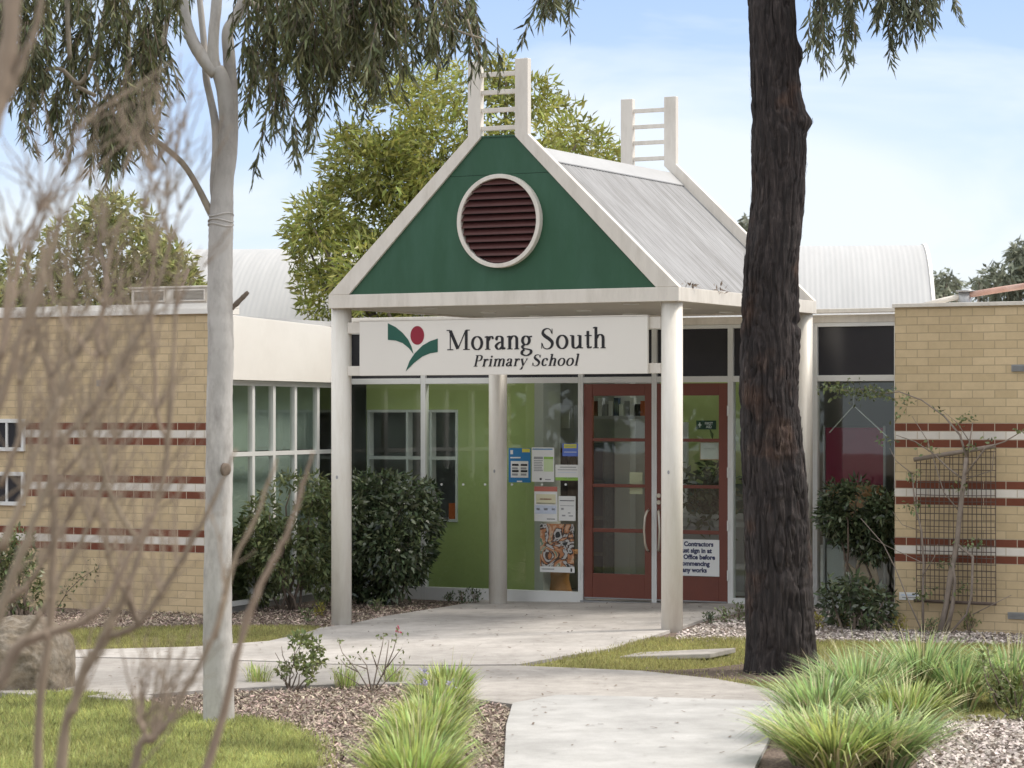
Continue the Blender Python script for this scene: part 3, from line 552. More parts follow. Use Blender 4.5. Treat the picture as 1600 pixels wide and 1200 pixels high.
GL={'M':(1.27,[sw(.055,(.19,.02),(.19,.97)),sw(.17,(.19,.96),(.60,.06)),sw(.055,(.60,.05),(1.02,.96)),sw(.15,(1.05,.02),(1.05,.97)),sw(.045,(.03,.02),(.36,.02)),sw(.045,(.0,.98),(.2,.98)),sw(.045,(.88,.02),(1.24,.02)),sw(.045,(1.02,.98),(1.24,.98))]),
'o':(.70,[('e',ell(.34,.33,.25,.32))]),'r':(.52,stem(.18)+[cv((.22,.46),(.3,.6),(.38,.64),(.47,.6)),('d',(.45,.57,.06))]),
'a':(.62,[cv((.1,.5),(.15,.62),(.28,.65),(.40,.58),(.42,.42)),sw(.14,(.42,.48),(.42,.12)),cv((.42,.12),(.47,.03),(.58,.08)),cv((.42,.38),(.22,.32),(.09,.18),(.16,.04),(.28,.03),(.42,.15)),('d',(.11,.5,.055))]),
'n':(.72,stem(.17)+arch(.17)),'h':(.72,stem(.17,1.03)+arch(.17)),'m':(1.09,stem(.17)+arch(.17)+arch(.54)),
'g':(.64,[('e',ell(.28,.43,.18,.21)),cv((.2,.23),(.1,.13),(.16,.04),(.36,.0),(.53,-.06),(.52,-.2),(.32,-.31),(.1,-.25),(.08,-.12),(.2,-.01)),sw(.07,(.42,.6),(.6,.62))]),
'S':(.76,[('v',((.58,.76),(.5,.93),(.35,.99),(.17,.92),(.12,.76),(.24,.62),(.45,.48),(.61,.3),(.55,.09),(.36,.0),(.17,.06),(.08,.27)),(.05,.05,.05,.10,.15,.17,.17,.16,.11,.05,.05,.05)),sw(.04,(.6,.98),(.6,.72)),sw(.04,(.06,.02),(.06,.3))]),
'u':(.72,[sw(.15,(.17,.64),(.17,.2)),cv((.17,.22),(.2,.07),(.32,.02),(.45,.08),(.54,.18)),sw(.15,(.54,.64),(.54,.02)),sw(.05,(.02,.63),(.17,.63)),sw(.05,(.4,.63),(.54,.63)),sw(.05,(.54,.03),(.7,.03))]),
't':(.42,[sw(.14,(.2,.84),(.2,.14)),cv((.2,.14),(.25,.03),(.4,.07)),sw(.05,(.04,.62),(.4,.62))]),
'P':(.72,[sw(.15,(.2,.02),(.2,.98)),cv((.2,.97),(.44,.98),(.6,.88),(.62,.73),(.56,.57),(.4,.5),(.2,.5)),sw(.045,(.04,.02),(.4,.02)),sw(.045,(.04,.98),(.2,.98))]),
'i':(.36,stem(.17)+[('d',(.17,.86,.085))]),'l':(.36,stem(.17,1.03)),
'y':(.62,[sw(.14,(.1,.62),(.33,.06)),sw(.05,(.56,.62),(.28,-.1)),cv((.29,-.08),(.2,-.26),(.08,-.27)),sw(.045,(.0,.63),(.24,.63)),sw(.045,(.44,.63),(.64,.63))]),
'c':(.58,[cv((.48,.5),(.4,.62),(.3,.65),(.14,.56),(.09,.33),(.15,.1),(.31,.02),(.48,.13)),('d',(.46,.5,.055))]),' ':(.36,[])}
def letters(txt,u0,u1,zb,cap,y,shear,parent,bold=1.,sp=.02):
    mb=MB(); x=0; items=[]
    for ch in txt:
        adv,st=GL[ch]; items.append((x,st)); x+=adv+sp
    kx=(u1-u0)/(x-sp); cnt=0
    def P(px,pz): return (u0+px*kx+pz*cap*shear, zb+pz*cap)
    for x0,st in items:
        for s in st:
            cnt+=1; yy=y-.0004*(cnt%7)
            if s[0]=='d':
                a,b,r=s[1]; mb.prism([P(x0+a+r*math.cos(q*math.pi/8),b+r*math.sin(q*math.pi/8)) for q in range(16)],yy-.002,yy); continue
            pts=list(s[1]); ws=None
            if s[0]=='c': pts=cat(pts)
            elif s[0]=='v': ws=np.interp(np.linspace(0,1,8*(len(pts)-1)+1),np.linspace(0,1,len(pts)),s[2]); pts=cat(pts)
            elif s[0]=='w': ws=[s[2]]*len(pts)
            pts=[np.array(p) for p in pts]; n=len(pts); Lf=[];Rt=[]
            for i in range(n):
                d=pts[min(i+1,n-1)]-pts[max(i-1,0)]
                if s[0]=='e' and i in (0,n-1): d=pts[1]-pts[n-2]
                d=d/np.linalg.norm(d); w=ws[i] if ws is not None else TN+(TK-TN)*abs(d[1])**1.3
                w*=bold; nn=np.array([-d[1],d[0]])*w/2; Lf.append(P(x0+pts[i][0]+nn[0],pts[i][1]+nn[1])); Rt.append(P(x0+pts[i][0]-nn[0],pts[i][1]-nn[1]))
            vs=[(a[0],yy,a[1]) for a in Lf]+[(a[0],yy,a[1]) for a in Rt]
            mb.add(vs,[(i,n+i,n+i+1,i+1) for i in range(n-1)])
    return mb.build('lettering','ink',parent)
letters('Morang South',1.345,3.21,2.972,.212,-.0875,0,t); letters('Primary School',1.66,2.885,2.797,.118,-.0875,.24,t,1.15,.05)
def pu(px,py): return onv(px,py,-.087)
e1=[pu(606,505)]+[pu(*p) for p in ((618,511),(629,520),(638,531),(643,542),(646,553))]+[pu(*p) for p in ((639,544),(629,536),(618,532),(606,531))]
MB().prism(e1,-.0885,-.0855).build('emblem_leaf','leafgreen',t)
e2=[pu(*p) for p in ((684,529),(684,550),(672,552),(660,557),(648,566),(634,580),(640,564),(648,552),(660,540),(672,533))]
MB().prism(e2,-.0885,-.0855).build('emblem_leaf','leafgreen',t)
c=pu(652,524); MB().disc(c[0],c[1],.083,.099,-.0885,-.0855).build('emblem_disc','crimson',t)
setloc(t,(*l2w(1.97,-.07),2.709))
# ------------------------------------------------------------------ notices on and behind the glass
def font(txt,size,x,z,y,mat,parent,bold=.0,name='print',align='CENTER',spacing=1.2):
    c=bpy.data.curves.new('txt','FONT'); c.body=txt; c.size=size; c.align_x=align; c.offset=bold; c.space_line=spacing; c.resolution_u=3
    o=bpy.data.objects.new('txt',c); col.objects.link(o); dg=bpy.context.evaluated_depsgraph_get(); me=bpy.data.meshes.new_from_object(o.evaluated_get(dg)); bpy.data.objects.remove(o)
    me.transform(Matrix.Translation((x,y,z))@Matrix.Rotation(math.pi/2,4,'X')); return link(name,me,mat,parent)
def paper(name,label,cat,px0,px1,py0,py1,v,mat,deco=(),group=None):
    (u0,z1),(u1,z0)=onv(px0,py0,v),onv(px1,py1,v); z0,z1=min(z0,z1),max(z0,z1)
    o=MB().box(u0,u1,v-.003,v,z0,z1).build(name,mat); o.location=(OX,OY,0); o.rotation_euler[2]=-A; tag(o,label,cat,group)
    W,H_=u1-u0,z1-z0
    for d in deco:
        nm,m_,a,b,c_,e=d; MB().box(u0+a*W,u0+b*W,v-.0048,v-.0034,z0+c_*H_,z0+e*H_).build(nm,m_,o)
    return o,(u0,u1,z0,z1)
GN='notices stuck on the window beside the door'
VG=4.092
def dots(m_,x0,x1,z0,z1,n): return [('print_line',m_,x0,x1-(i%3)*.05*(x1-x0),z0+(z1-z0)*(i+.25)/n,z0+(z1-z0)*(i+.7)/n) for i in range(n)]
o,q=paper('notice','blue poster with a white panel of four small pictures','notice',795,829,700,754,VG,'blue',[('print_panel','paper',.10,.90,.14,.62),('print_corner','yellow',.62,.97,.88,.985),('print_mark','paper',.08,.2,.82,.94),('print_heading','paper',.08,.55,.70,.74),('print_mark','paper',.38,.62,.01,.05)],GN)
W,H_=q[1]-q[0],q[3]-q[2]
for a,b in ((.16,.42),(.56,.42),(.16,.24),(.56,.24)): MB().box(q[0]+a*W,q[0]+(a+.30)*W,VG-.0062,VG-.0049,q[2]+(b+.06)*H_,q[2]+(b+.12)*H_).build('print_block','ink',o); MB().box(q[0]+a*W,q[0]+(a+.26)*W,VG-.0062,VG-.0049,q[2]+(b-.04)*H_,q[2]+(b+.02)*H_).build('print_block','greytext',o)
paper('notice','white notice printed with a grey and green table','notice',831,866,699,753,VG,'paper',[('print_heading','blue',.04,.93,.935,.965),('print_block','greytext',.1,.5,.66,.73),('print_block','lightgreen',.54,.96,.66,.73),('print_block','palegreen',.54,.96,.30,.655)]+dots('greytext',.1,.5,.30,.64,7)+[('print_block','ink',.36,.45,.05,.11),('print_block','greytext',.6,.85,.05,.08)],GN)
paper('notice','small blue and yellow label in the window corner','label',879,903.5,693,713,VG,'sky_blue',[('print_block','yellow',.1,.9,.64,.96),('print_line','palegreen',.15,.85,.74,.84),('print_line','paleblue',.1,.9,.30,.36)],GN)
paper('notice','low white notice with a green lower edge','notice',868,904,726,751,VG,'paper',[('print_block','lightgreen',.0,1.,.0,.2),('print_block','palegreen',.5,.8,.1,.19),('print_heading','greytext',.2,.9,.82,.87),('print_line','greytext',.1,.95,.66,.70),('print_line','paleblue',.1,.9,.5,.53)],GN)
paper('notice','white notice with a salmon red heading band','notice',835,871,760,815,VG,'paper',[('print_heading','salmon',.0,1.,.86,1.),('print_block','paleyellow',.08,.93,.50,.78),('print_block','paleblue',.04,.96,.22,.46),('print_line','salmon',.25,.75,.62,.66),('print_line','greytext',.1,.9,.50,.53),('print_block','greytext',.1,.25,.32,.38),('print_block','greytext',.42,.58,.32,.38),('print_block','greytext',.76,.9,.32,.38),('print_line','ink',.55,.9,.06,.08)],GN)
paper('notice','small plain white notice with one dark heading line','notice',873,899.5,775,814,VG,'paper',[('print_heading','ink',.08,.92,.80,.83),('print_line','greytext',.1,.9,.60,.62),('print_block','greytext',.15,.3,.44,.52),('print_block','greytext',.55,.7,.30,.34),('print_block','greytext',.2,.4,.18,.24),('print_line','greytext',.6,.85,.18,.22)],GN)
paper('poster','abstract earth toned art poster with a white caption strip','poster',844,897,818,895,VG,'art',[('caption','paper',.0,1.02,.0,.115),('print_line','greytext',.05,.42,.05,.075),('print_mark','ink',.9,.95,.02,.09)])
o,q=paper('contractor_sign','white contractor sign in navy lettering on the right door','sign',1046,1124,842,901,4.066,'paper')
lines=['All Contractors','must sign in at','the Office before','commencing','any works']; hh=(q[3]-q[2])/5.6
for i,s in enumerate(lines): font(s,hh*.98,(q[0]+q[1])/2+.005,q[3]-hh*(i+1.02),4.0615,'navyink',o,.0035,'print')
o,q=paper('first_aid_sign','small dark green first aid sign with white cross and lettering','sign',1088,1119,657,671,4.13,'exit',[('cross','paper',.10,.26,.42,.58),('cross','paper',.155,.205,.22,.415),('cross','paper',.155,.205,.585,.78)])
h_=q[3]-q[2]; font('FIRST\nAID',h_*.42,q[0]+.64*(q[1]-q[0]),q[3]-h_*.47,4.1255,'paper',o,.001,'print',spacing=.9)
paper('pinned_sheet','pale paper sheet behind the upper glass of the right door','paper',1094,1124,690,719,4.13,'tan',[('print_line','paper',.03,.97,.05,.95),('print_line','greytext',.2,.8,.6,.63)])
paper('pinned_sheet','blank white sheet taped inside the left door glass','paper',984,1004,738,772,4.13,'paleyellow')
g=bthing('glass_standoffs','row of small white round fixings across the lime window panes','fixing')
for px in (690,724,758,800,847,884): u,z=onv(px,757,4.095); MB().disc(u,z,.014,.014,4.088,4.098,12).build('stud','paper',g)
setloc(g,(*l2w(-.6,4.09),1.4))
# furniture seen through the glass
t=bthing('wooden_stump','carved golden wooden stump table standing inside the window','table'); a=onv(862,930,4.9); cu=a[0]; zz=.035
prof=[(0,.24),(.1,.20),(.22,.17),(.36,.19),(.48,.27),(.54,.30)]
MB().tube([(cu,5.0,zz+h) for h,_ in prof],[r for _,r in prof],20).build('pedestal','wood',t,True); MB().tube([(cu,5.0,zz+.541),(cu,5.0,zz+.58)],.33,24).build('top','wood',t); setloc(t,(*l2w(cu,5.0),zz))
t=bthing('wall_shelf','grey cupboard with a row of papers high inside the entry','shelf')
MB().box(-1.06,-.30,6.3,6.59,1.93,2.42).build('cabinet','desk',t)
for i in range(4): MB().box(-.98+i*.17,-.87+i*.17,6.27,6.297,2.12,2.36).build('leaflet',['salmon','paper','greytext','paper'][i],t)
setloc(t,(*l2w(-.68,6.45),1.93))
t=bthing('filing_cabinet','dark blue grey filing cabinet behind the left red door','cabinet'); MB().box(-.14,.205,6.15,6.58,.03,1.93).build('casing','carpet',t)
for i in range(4): MB().box(-.12,.185,6.135,6.149,.08+i*.46,.49+i*.46).build('drawer','navy',t)
setloc(t,(*l2w(.03,6.37),.03))
t=bthing('coat_rack','row of dark coats hung below the cupboard inside the entry','rack'); MB().box(-1.0,-.35,6.56,6.595,1.80,1.86).build('rail','wood',t)
for i in range(5): MB().tube([(-.93+i*.13,6.5,1.80),(-.93+i*.13,6.5,1.55),(-.92+i*.13,6.5,1.05+.1*(i%2))],[.03,.075,.09],10).build('coat',['ink','navy','greytext','ink','stem'][i],t,True)
setloc(t,(*l2w(-.67,6.57),1.80))
t=bthing('bush_reflection','dark leafy plant added as a mirrored bush behind the right red door','plant'); MB().tube([(1.68,6.1,.03),(1.68,6.1,.5)],[.15,.2],18).build('pot','greytext',t)  # added to stand for a bush mirrored in the door glass
C=rng.normal(0,1,(420,3))*np.array([.17,.14,.24])+np.array([1.70,6.1,1.25]); leafmesh('foliage',C,rng.normal(size=C.shape)+np.array([0,0,-.4]),.16,.06,'shrubleaf',t); MB().tube([(1.68,6.1,.5),(1.69,6.1,1.2)],.02,8).build('stem','stem',t); setloc(t,(*l2w(1.68,6.1),.03))
t=bthing('notice_shelf','shelf of coloured leaflets seen through the door top','shelf')
MB().box(-.12,.74,6.25,6.41,2.24,2.28).build('shelf_board','desk',t)
for i in range(11): MB().box(-.10+i*.075,-.04+i*.075,6.28,6.36,2.281,2.281+.15+.04*(i%3)).build('leaflet',['salmon','door','paper','greytext','paper','navy','paper','greytext','paper','ink','orange'][i],t)
setloc(t,(*l2w(.3,6.33),2.24))
t=bthing('reception_desk','grey reception desk in the dim entry hall','desk'); MB().box(1.1,2.2,6.0,6.6,.03,1.0).box(1.06,2.24,5.94,6.64,1.001,1.05).build('counter','desk',t); MB().box(1.1,2.2,5.985,5.997,.1,.9).build('front_panel','greytext',t); setloc(t,(*l2w(1.6,6.3),.03))
t=bthing('office_desk','pale office desk with papers behind the lime partition','desk'); MB().box(-2.3,-.9,5.4,6.1,.9,.95).build('tabletop','desk',t); MB().box(-2.28,-2.2,5.42,6.08,.03,.899).box(-1,-.92,5.42,6.08,.03,.899).build('leg_panel','desk',t); setloc(t,(*l2w(-1.6,5.75),.03))
t=bthing('office_monitor','white screen and papers on the office desk','monitor'); MB().box(-1.42,-1.12,5.6,5.63,1.1,1.62).build('screen','paper',t); MB().box(-1.32,-1.22,5.6,5.7,.951,1.099).build('stand','greytext',t); setloc(t,(*l2w(-1.27,5.65),.951))
o=MB().box(-1.30,-1.13,4.76,4.95,.952,1.18).build('storage_tub','orange'); o.location=(OX,OY,0); o.rotation_euler[2]=-A; tag(o,'small orange tub on the sill of the partition window','tub')
t=bthing('maroon_reflection','maroon board added as a pinboard standing inside the glazed bay by the brick wall','reflection')  # added boards stand in for something mirrored in this bay's glass
(u0,z1),(u1,z0)=onv(1290,668,4.5),onv(1380,758,4.5); MB().box(u0,u1,4.5,4.54,z0,z1).build('board','maroon',t); MB().box(u0,u1,4.501,4.54,z0-.42,z0-.003).build('lower_panel','wood',t)
MB().box(u0-.03,u0-.003,4.49,4.55,.03,z1+.02).box(u1+.003,u1+.03,4.49,4.55,.03,z1+.02).build('frame','greytext',t); setloc(t,(*l2w((u0+u1)/2,4.52),.03))
t=bthing('paper_bag','tan paper jug shape with handle standing inside the glass','ornament')
def q5(px,py): return onv(px,py,4.4)
MB().prism([q5(*p) for p in ((1328,935),(1368,935),(1372,905),(1366,880),(1370,868),(1352,866),(1340,874),(1336,890),(1322,878),(1319,884),(1334,905),(1329,915))],4.40,4.44).build('body','tan',t); setloc(t,(*l2w(4.45,4.42),.03))
t=bthing('white_side_table','low white cabinet inside the glazed bay beside the tree','cabinet'); (u0,z1),(u1,z0)=onv(1282,830,4.9),onv(1318,935,4.9); MB().box(u0,u1,4.9,5.3,.03,z1-.2).build('cabinet_body','paper',t); MB().box(u0-.02,u1+.02,4.88,5.32,z1-.199,z1-.16).build('cabinet_top','desk',t); setloc(t,(*l2w((u0+u1)/2,5.1),.03))
t=bthing('hanging_triangle','thin white triangle of cord hung inside the window','decoration')
P3=[(*onv(x,y,4.3),) for x,y in ((1296,676),(1334,634),(1386,682))]; MB().tube([(P3[0][0],4.3,P3[0][1]),(P3[1][0],4.3,P3[1][1]),(P3[2][0],4.3,P3[2][1])],.007,6).build('cord','paper',t); MB().tube([(P3[1][0],4.3,P3[1][1]),(P3[1][0],4.3,3.29)],.003,5).build('string','paper',t); setloc(t,(*l2w(P3[1][0],4.3),3.29))
# ------------------------------------------------------------------ plants: generic builders
def noise3(P,s,seed=0):
    a=np.random.default_rng(seed).uniform(0,6.28,(4,3)); f=0
    for k in range(4):
        q=P*s*(1.6**k); f=f+(np.sin(q[:,0]*1.3+a[k,0]+np.sin(q[:,1]*.9))+np.sin(q[:,1]*1.1+a[k,1]+np.sin(q[:,2]))+np.sin(q[:,2]*1.2+a[k,2]+np.sin(q[:,0]*1.1)))/(1.5**k)
    return f
def crown(clumps,dens,shell=.55,thr=-1.2,ns=1.2,seed=0,zs=1.):
    C=[];O=[]
    for (x,y,z,r) in clumps:
        n=int(dens*r*r*12.57); d=unit(rng.normal(size=(n,3))); rad=r*(shell+(1.06-shell)*rng.uniform(0,1,n)**.6)
        p=np.array([x,y,z])+d*rad[:,None]*np.array([1,1,zs]); C.append(p); O.append(d)
    C=np.concatenate(C);O=np.concatenate(O); k=noise3(C,ns,seed)>thr+rng.normal(0,.35,len(C)); return C[k],O[k]
def pxclumps(lst,Y,depth=.5):
    out=[]
    for q in lst:
        x,y,r=q[:3]; d=Y+(q[3] if len(q)>3 else rng.uniform(-depth,depth)); out.append((*at(x,y,d),r*d/F))
    return out
def tree_thing(name,label,cat,base,group=None): return thing(name,label,cat,base,0,group)
def rel(root,pts): return [tuple(Vector(p)-root.location) for p in pts]
def limbs(root,name,mat,paths,k=8):
    g=MB()
    for pts,rad in paths: g.tube(rel(root,pts),rad,k)
    return g.build(name,mat,root,True)
def wob(a,b,n,w):
    a,b=np.array(a),np.array(b); L0=np.linalg.norm(b-a); o=[a+(b-a)*i/n+(rng.normal(0,w*L0,3) if 0<i<n else 0) for i in range(n+1)]; return [tuple(p) for p in o]
for d_,C_ in DB:
    leafmesh('dead_leaves',C_,rng.normal(size=C_.shape)+np.array([0,0,-.4]),.07,.018,'stem',d_); setloc(d_,(*l2w(C0+2.03,float(C_[:,1].mean())),3.578))
# ---- broad leaved tree behind the canopy
YT=37.5
base=(at(700,640,YT)[0],YT,0.)
t=tree_thing('leafy_tree','large bright green leafy tree rising behind the green gable','tree',base)
CL=[(560,260,62),(520,345,55),(490,345,45),(560,330,65),(500,400,50),(545,410,62),(610,190,72),(600,270,70),(660,170,62),(690,235,80),(640,330,90),(720,150,58),(760,200,75),(780,130,38),(790,105,22),(830,160,48),(840,215,60),(880,190,36),(900,215,42),(930,235,34),(950,250,26),(700,330,90),(780,290,80),(860,280,60),(590,430,70),(640,440,70),(480,372,34),(555,215,35),(520,450,60),(580,490,50),(650,505,50),(760,400,90)]
cl=pxclumps(CL,YT,.9); C,O=crown(cl,270,.4,-1.15,3.2,3)
D=O*.75+rng.normal(0,.55,C.shape)+np.array([0,0,-.15]); leafmesh('crown',C-np.array(base),D,rng.uniform(.07,.21,len(C)),rng.uniform(.024,.052,len(C)),'treeleaf',t,.2,.15)
limbs(t,'trunk','stem',[([base,(base[0]+.1,YT,1.5),(base[0]+.05,YT,3.)],[.24,.19,.15])]+[(wob((base[0]+.05,YT,2.2+.5*rng.uniform()),(c[0],c[1],c[2]-.1),4,.05),[.08,.06,.045,.03,.012]) for c in cl[::2]],10)
# ---- tree behind the left brick wall
YT=36.2; base=(at(160,640,YT)[0],YT,0.)
t=tree_thing('leafy_tree','olive green bushy tree behind the cream wall on which the coolers sit','tree',base)
CL=[(30,440,45),(0,470,50),(80,430,45),(110,390,45),(150,350,42),(190,340,40),(170,330,26),(210,370,42),(190,400,60),(130,430,60),(240,400,40),(265,420,42),(275,450,42),(220,450,60),(70,470,50),(150,480,70),(30,500,60),(260,490,60),(285,440,30),(290,470,30),(295,420,14),(270,395,18),(-50,480,60),(-110,470,60)]
cl=pxclumps(CL,YT,.6); C,O=crown(cl,185,.45,-1.4,2.6,5); D=O*.7+rng.normal(0,.6,C.shape)+np.array([0,0,-.2]); leafmesh('crown',C-np.array(base),D,rng.uniform(.10,.19,len(C)),rng.uniform(.035,.06,len(C)),'treeleaf2',t,.2,.15)
limbs(t,'trunk','stem',[([base,(base[0],YT,2.)],[.22,.17])]+[(wob((base[0],YT,1.6),c[:3],3,.05),[.1,.07,.05,.02]) for c in cl[::2]],8)
# ---- far gums at the right
for (bx,YT,CL,lab) in ((1470,95.,[(1452,452,12),(1465,440,16),(1480,436,17),(1493,445,13),(1475,460,20),(1455,470,16),(1495,468,12)],'round grey green gum far off behind the curved roof end'),
    (1570,88.,[(1530,440,14),(1545,432,16),(1560,425,16),(1575,430,22),(1590,405,20),(1600,395,22),(1610,420,30),(1540,455,20),(1570,460,26),(1600,460,30),(1640,430,40),(1590,388,12)],'taller grey green gum far off above the red roof pipe'),
    (1160,90.,[(1148,352,14),(1158,348,14),(1170,352,18),(1165,366,14),(1180,375,16),(1150,380,16),(1185,400,22),(1165,410,22)],'small grey green gum top behind the canopy slope')):
    base=(at(bx,640,YT)[0],YT,0.); t=tree_thing('gum_tree',lab,'tree',base,'far gum trees'); cl=pxclumps(CL,YT,1.2); C,O=crown(cl,60,.2,-1.5,1.3,9)
    leafmesh('crown',C-np.array(base),O*.4+rng.normal(0,.5,C.shape)+np.array([0,0,-.6]),rng.uniform(.25,.42,len(C)),rng.uniform(.08,.12,len(C)),'farleaf',t)
    limbs(t,'trunk','gumlimb',[([base,(base[0]+.2,YT,2.5)],[.28,.2])]+[(wob((base[0]+.2,YT,2.5),c[:3],3,.06),[.15,.1,.07,.03]) for c in cl[::2]],8)
# ---- shrubs
def shrub(name,label,clumps,base,mat,leaf,dens,stems,group=None,thr=-1.6,shell=.5,zs=1.,stemr=.018,up=.0,seed=1,wid=.45):
    t=tree_thing(name,label,'shrub',base,group); C,O=crown(clumps,dens,shell,thr,5.,seed,zs); k=C[:,2]>base[2]+.02; C,O=C[k],O[k]
    leafmesh('foliage',C-np.array(base),O*.7+rng.normal(0,.55,C.shape)+np.array([0,0,up]),rng.uniform(.7,1.25,len(C))*leaf,rng.uniform(.8,1.2,len(C))*leaf*wid,mat,t,.2,.12)
    paths=[]
    for c in clumps[:stems]:
        b=(base[0]+rng.normal(0,.06),base[1]+rng.normal(0,.05),base[2]-.05); paths.append((wob(b,c[:3],5,.04),[stemr,stemr*.9,stemr*.8,stemr*.65,stemr*.5,stemr*.3]))
    limbs(t,'stems','stem',paths,7); return t
g1=gp(450,955); gz=lambda p: (p[0],p[1],float(height(*p)))
cl=pxclumps([(455,765,28),(490,770,30),(420,800,32),(470,810,42),(400,840,36),(440,860,48),(490,860,48),(390,880,32),(400,915,30),(450,905,36),(500,900,40),(380,850,22),(515,780,26),(375,905,24)],g1[1],.25)
shrub('dense_shrub','dark glossy shrub between pale gum trunk and white post, with lighter lower leaves',cl,gz(g1),'shrubleaf2',.10,470,8,'dense shrubs by the entrance windows',thr=-1.0,seed=2,up=-.35,wid=.36)
g1=gp(605,945)
cl=pxclumps([(560,770,32),(600,765,30),(640,765,26),(665,775,22),(580,810,44),(630,810,46),(660,815,32),(560,860,40),(610,860,50),(650,860,30),(575,905,34),(615,900,36),(645,890,22),(540,800,30),(535,850,30),(550,905,24),(595,930,18)],g1[1],.3)
shrub('dense_shrub','dark glossy clipped shrub against the lime window, right of the white post',cl,gz(g1),'shrubleaf',.10,650,9,'dense shrubs by the entrance windows',thr=-1.6,seed=4,up=-.35,wid=.38)
g1=gp(1345,965); 
cl=pxclumps([(1310,780,26),(1340,775,26),(1370,780,26),(1300,805,24),(1335,810,36),(1375,815,34),(1390,800,24),(1350,840,28),(1385,845,26),(1318,830,22),(1365,862,18)],g1[1]+.1,.2)
t=shrub('topiary_shrub','round headed dark shrub on a bare stem by the brick wall corner',cl,gz(g1),'shrubleaf',.095,900,4,None,-2.4,seed=6,up=-.3,wid=.36)
g1=gp(1335,985)
cl=pxclumps([(1300,935,20),(1325,925,24),(1355,930,24),(1380,940,20),(1310,955,22),(1345,955,26),(1378,962,20),(1295,915,12),(1335,910,14)],g1[1]+.05,.2)
shrub('low_shrub','low dark spreading shrub in front of the glazed bay',cl,gz(g1),'shrubleaf',.10,460,6,None,-1.4,seed=8,up=-.2,wid=.36)
g1=gp(30,965)
cl=pxclumps([(30,850,24),(15,880,30),(45,890,22),(20,920,34),(0,860,26),(50,930,22),(-20,900,40)],g1[1],.2)
shrub('garden_shrub','dark shrub beside the boulder below the small windows',cl,gz(g1),'shrubleaf2',.075,450,5,None,-1.4,seed=11)
g1=gp(463,1078)
cl=pxclumps([(440,1010,16),(470,1005,18),(495,1010,14),(450,1030,14),(480,1035,16),(430,1020,10),(500,1030,10),(465,1000,12),(440,1050,8),(485,1058,8)],g1[1],.12)
t=shrub('rose_bush','leafy green rose bush at the path edge near the pale trunk','rose',) if False else shrub('rose_bush','leafy green rose bush at the path edge near the pale trunk',cl,gz(g1),'roseleaf',.05,1500,10,None,-1.5,.1,stemr=.007,seed=12,wid=.6); t['category']='rose bush'
# bare rose with pink bloom
g1=gp(578,1082); b=gz(g1); YB=g1[1]; t=tree_thing('rose_bush','nearly bare pruned rose bush with one pink bloom','rose bush',b)
paths=[]
for pts in ([(578,1080),(560,1050),(535,1020),(528,1000)],[(580,1080),(573,1040),(560,1022)],[(582,1080),(590,1040),(597,1010),(600,992)],[(584,1080),(605,1040),(615,1015),(621,992)],[(586,1082),(612,1055),(632,1035)],[(578,1081),(550,1062),(528,1050)],[(590,1045),(580,1018)],[(605,1042),(628,1012)],[(573,1045),(545,1035)],[(600,1055),(608,1000)],[(560,1050),(540,1040),(532,1030)]):
    paths.append(([at(x,y,YB+rng.uniform(-.08,.08)) for x,y in pts],[.007-.0045*i/(len(pts)-1) for i in range(len(pts))]))
limbs(t,'canes','vine',paths,6); C=np.array([at(x,y,YB) for x,y in ((622,984),(620,987),(624,988),(619,983),(623,981))]); C=np.repeat(C,3,0)+rng.normal(0,.005,(15,3)); leafmesh('bloom',C-np.array(b),rng.normal(size=C.shape),.024,.02,'pink',t)
C=np.repeat(np.array([p[-1] for p,_ in paths]),7,0)+rng.normal(0,.03,(7*len(paths),3)); leafmesh('leaves',C-np.array(b),rng.normal(size=C.shape),.04,.02,'roseleaf',t)
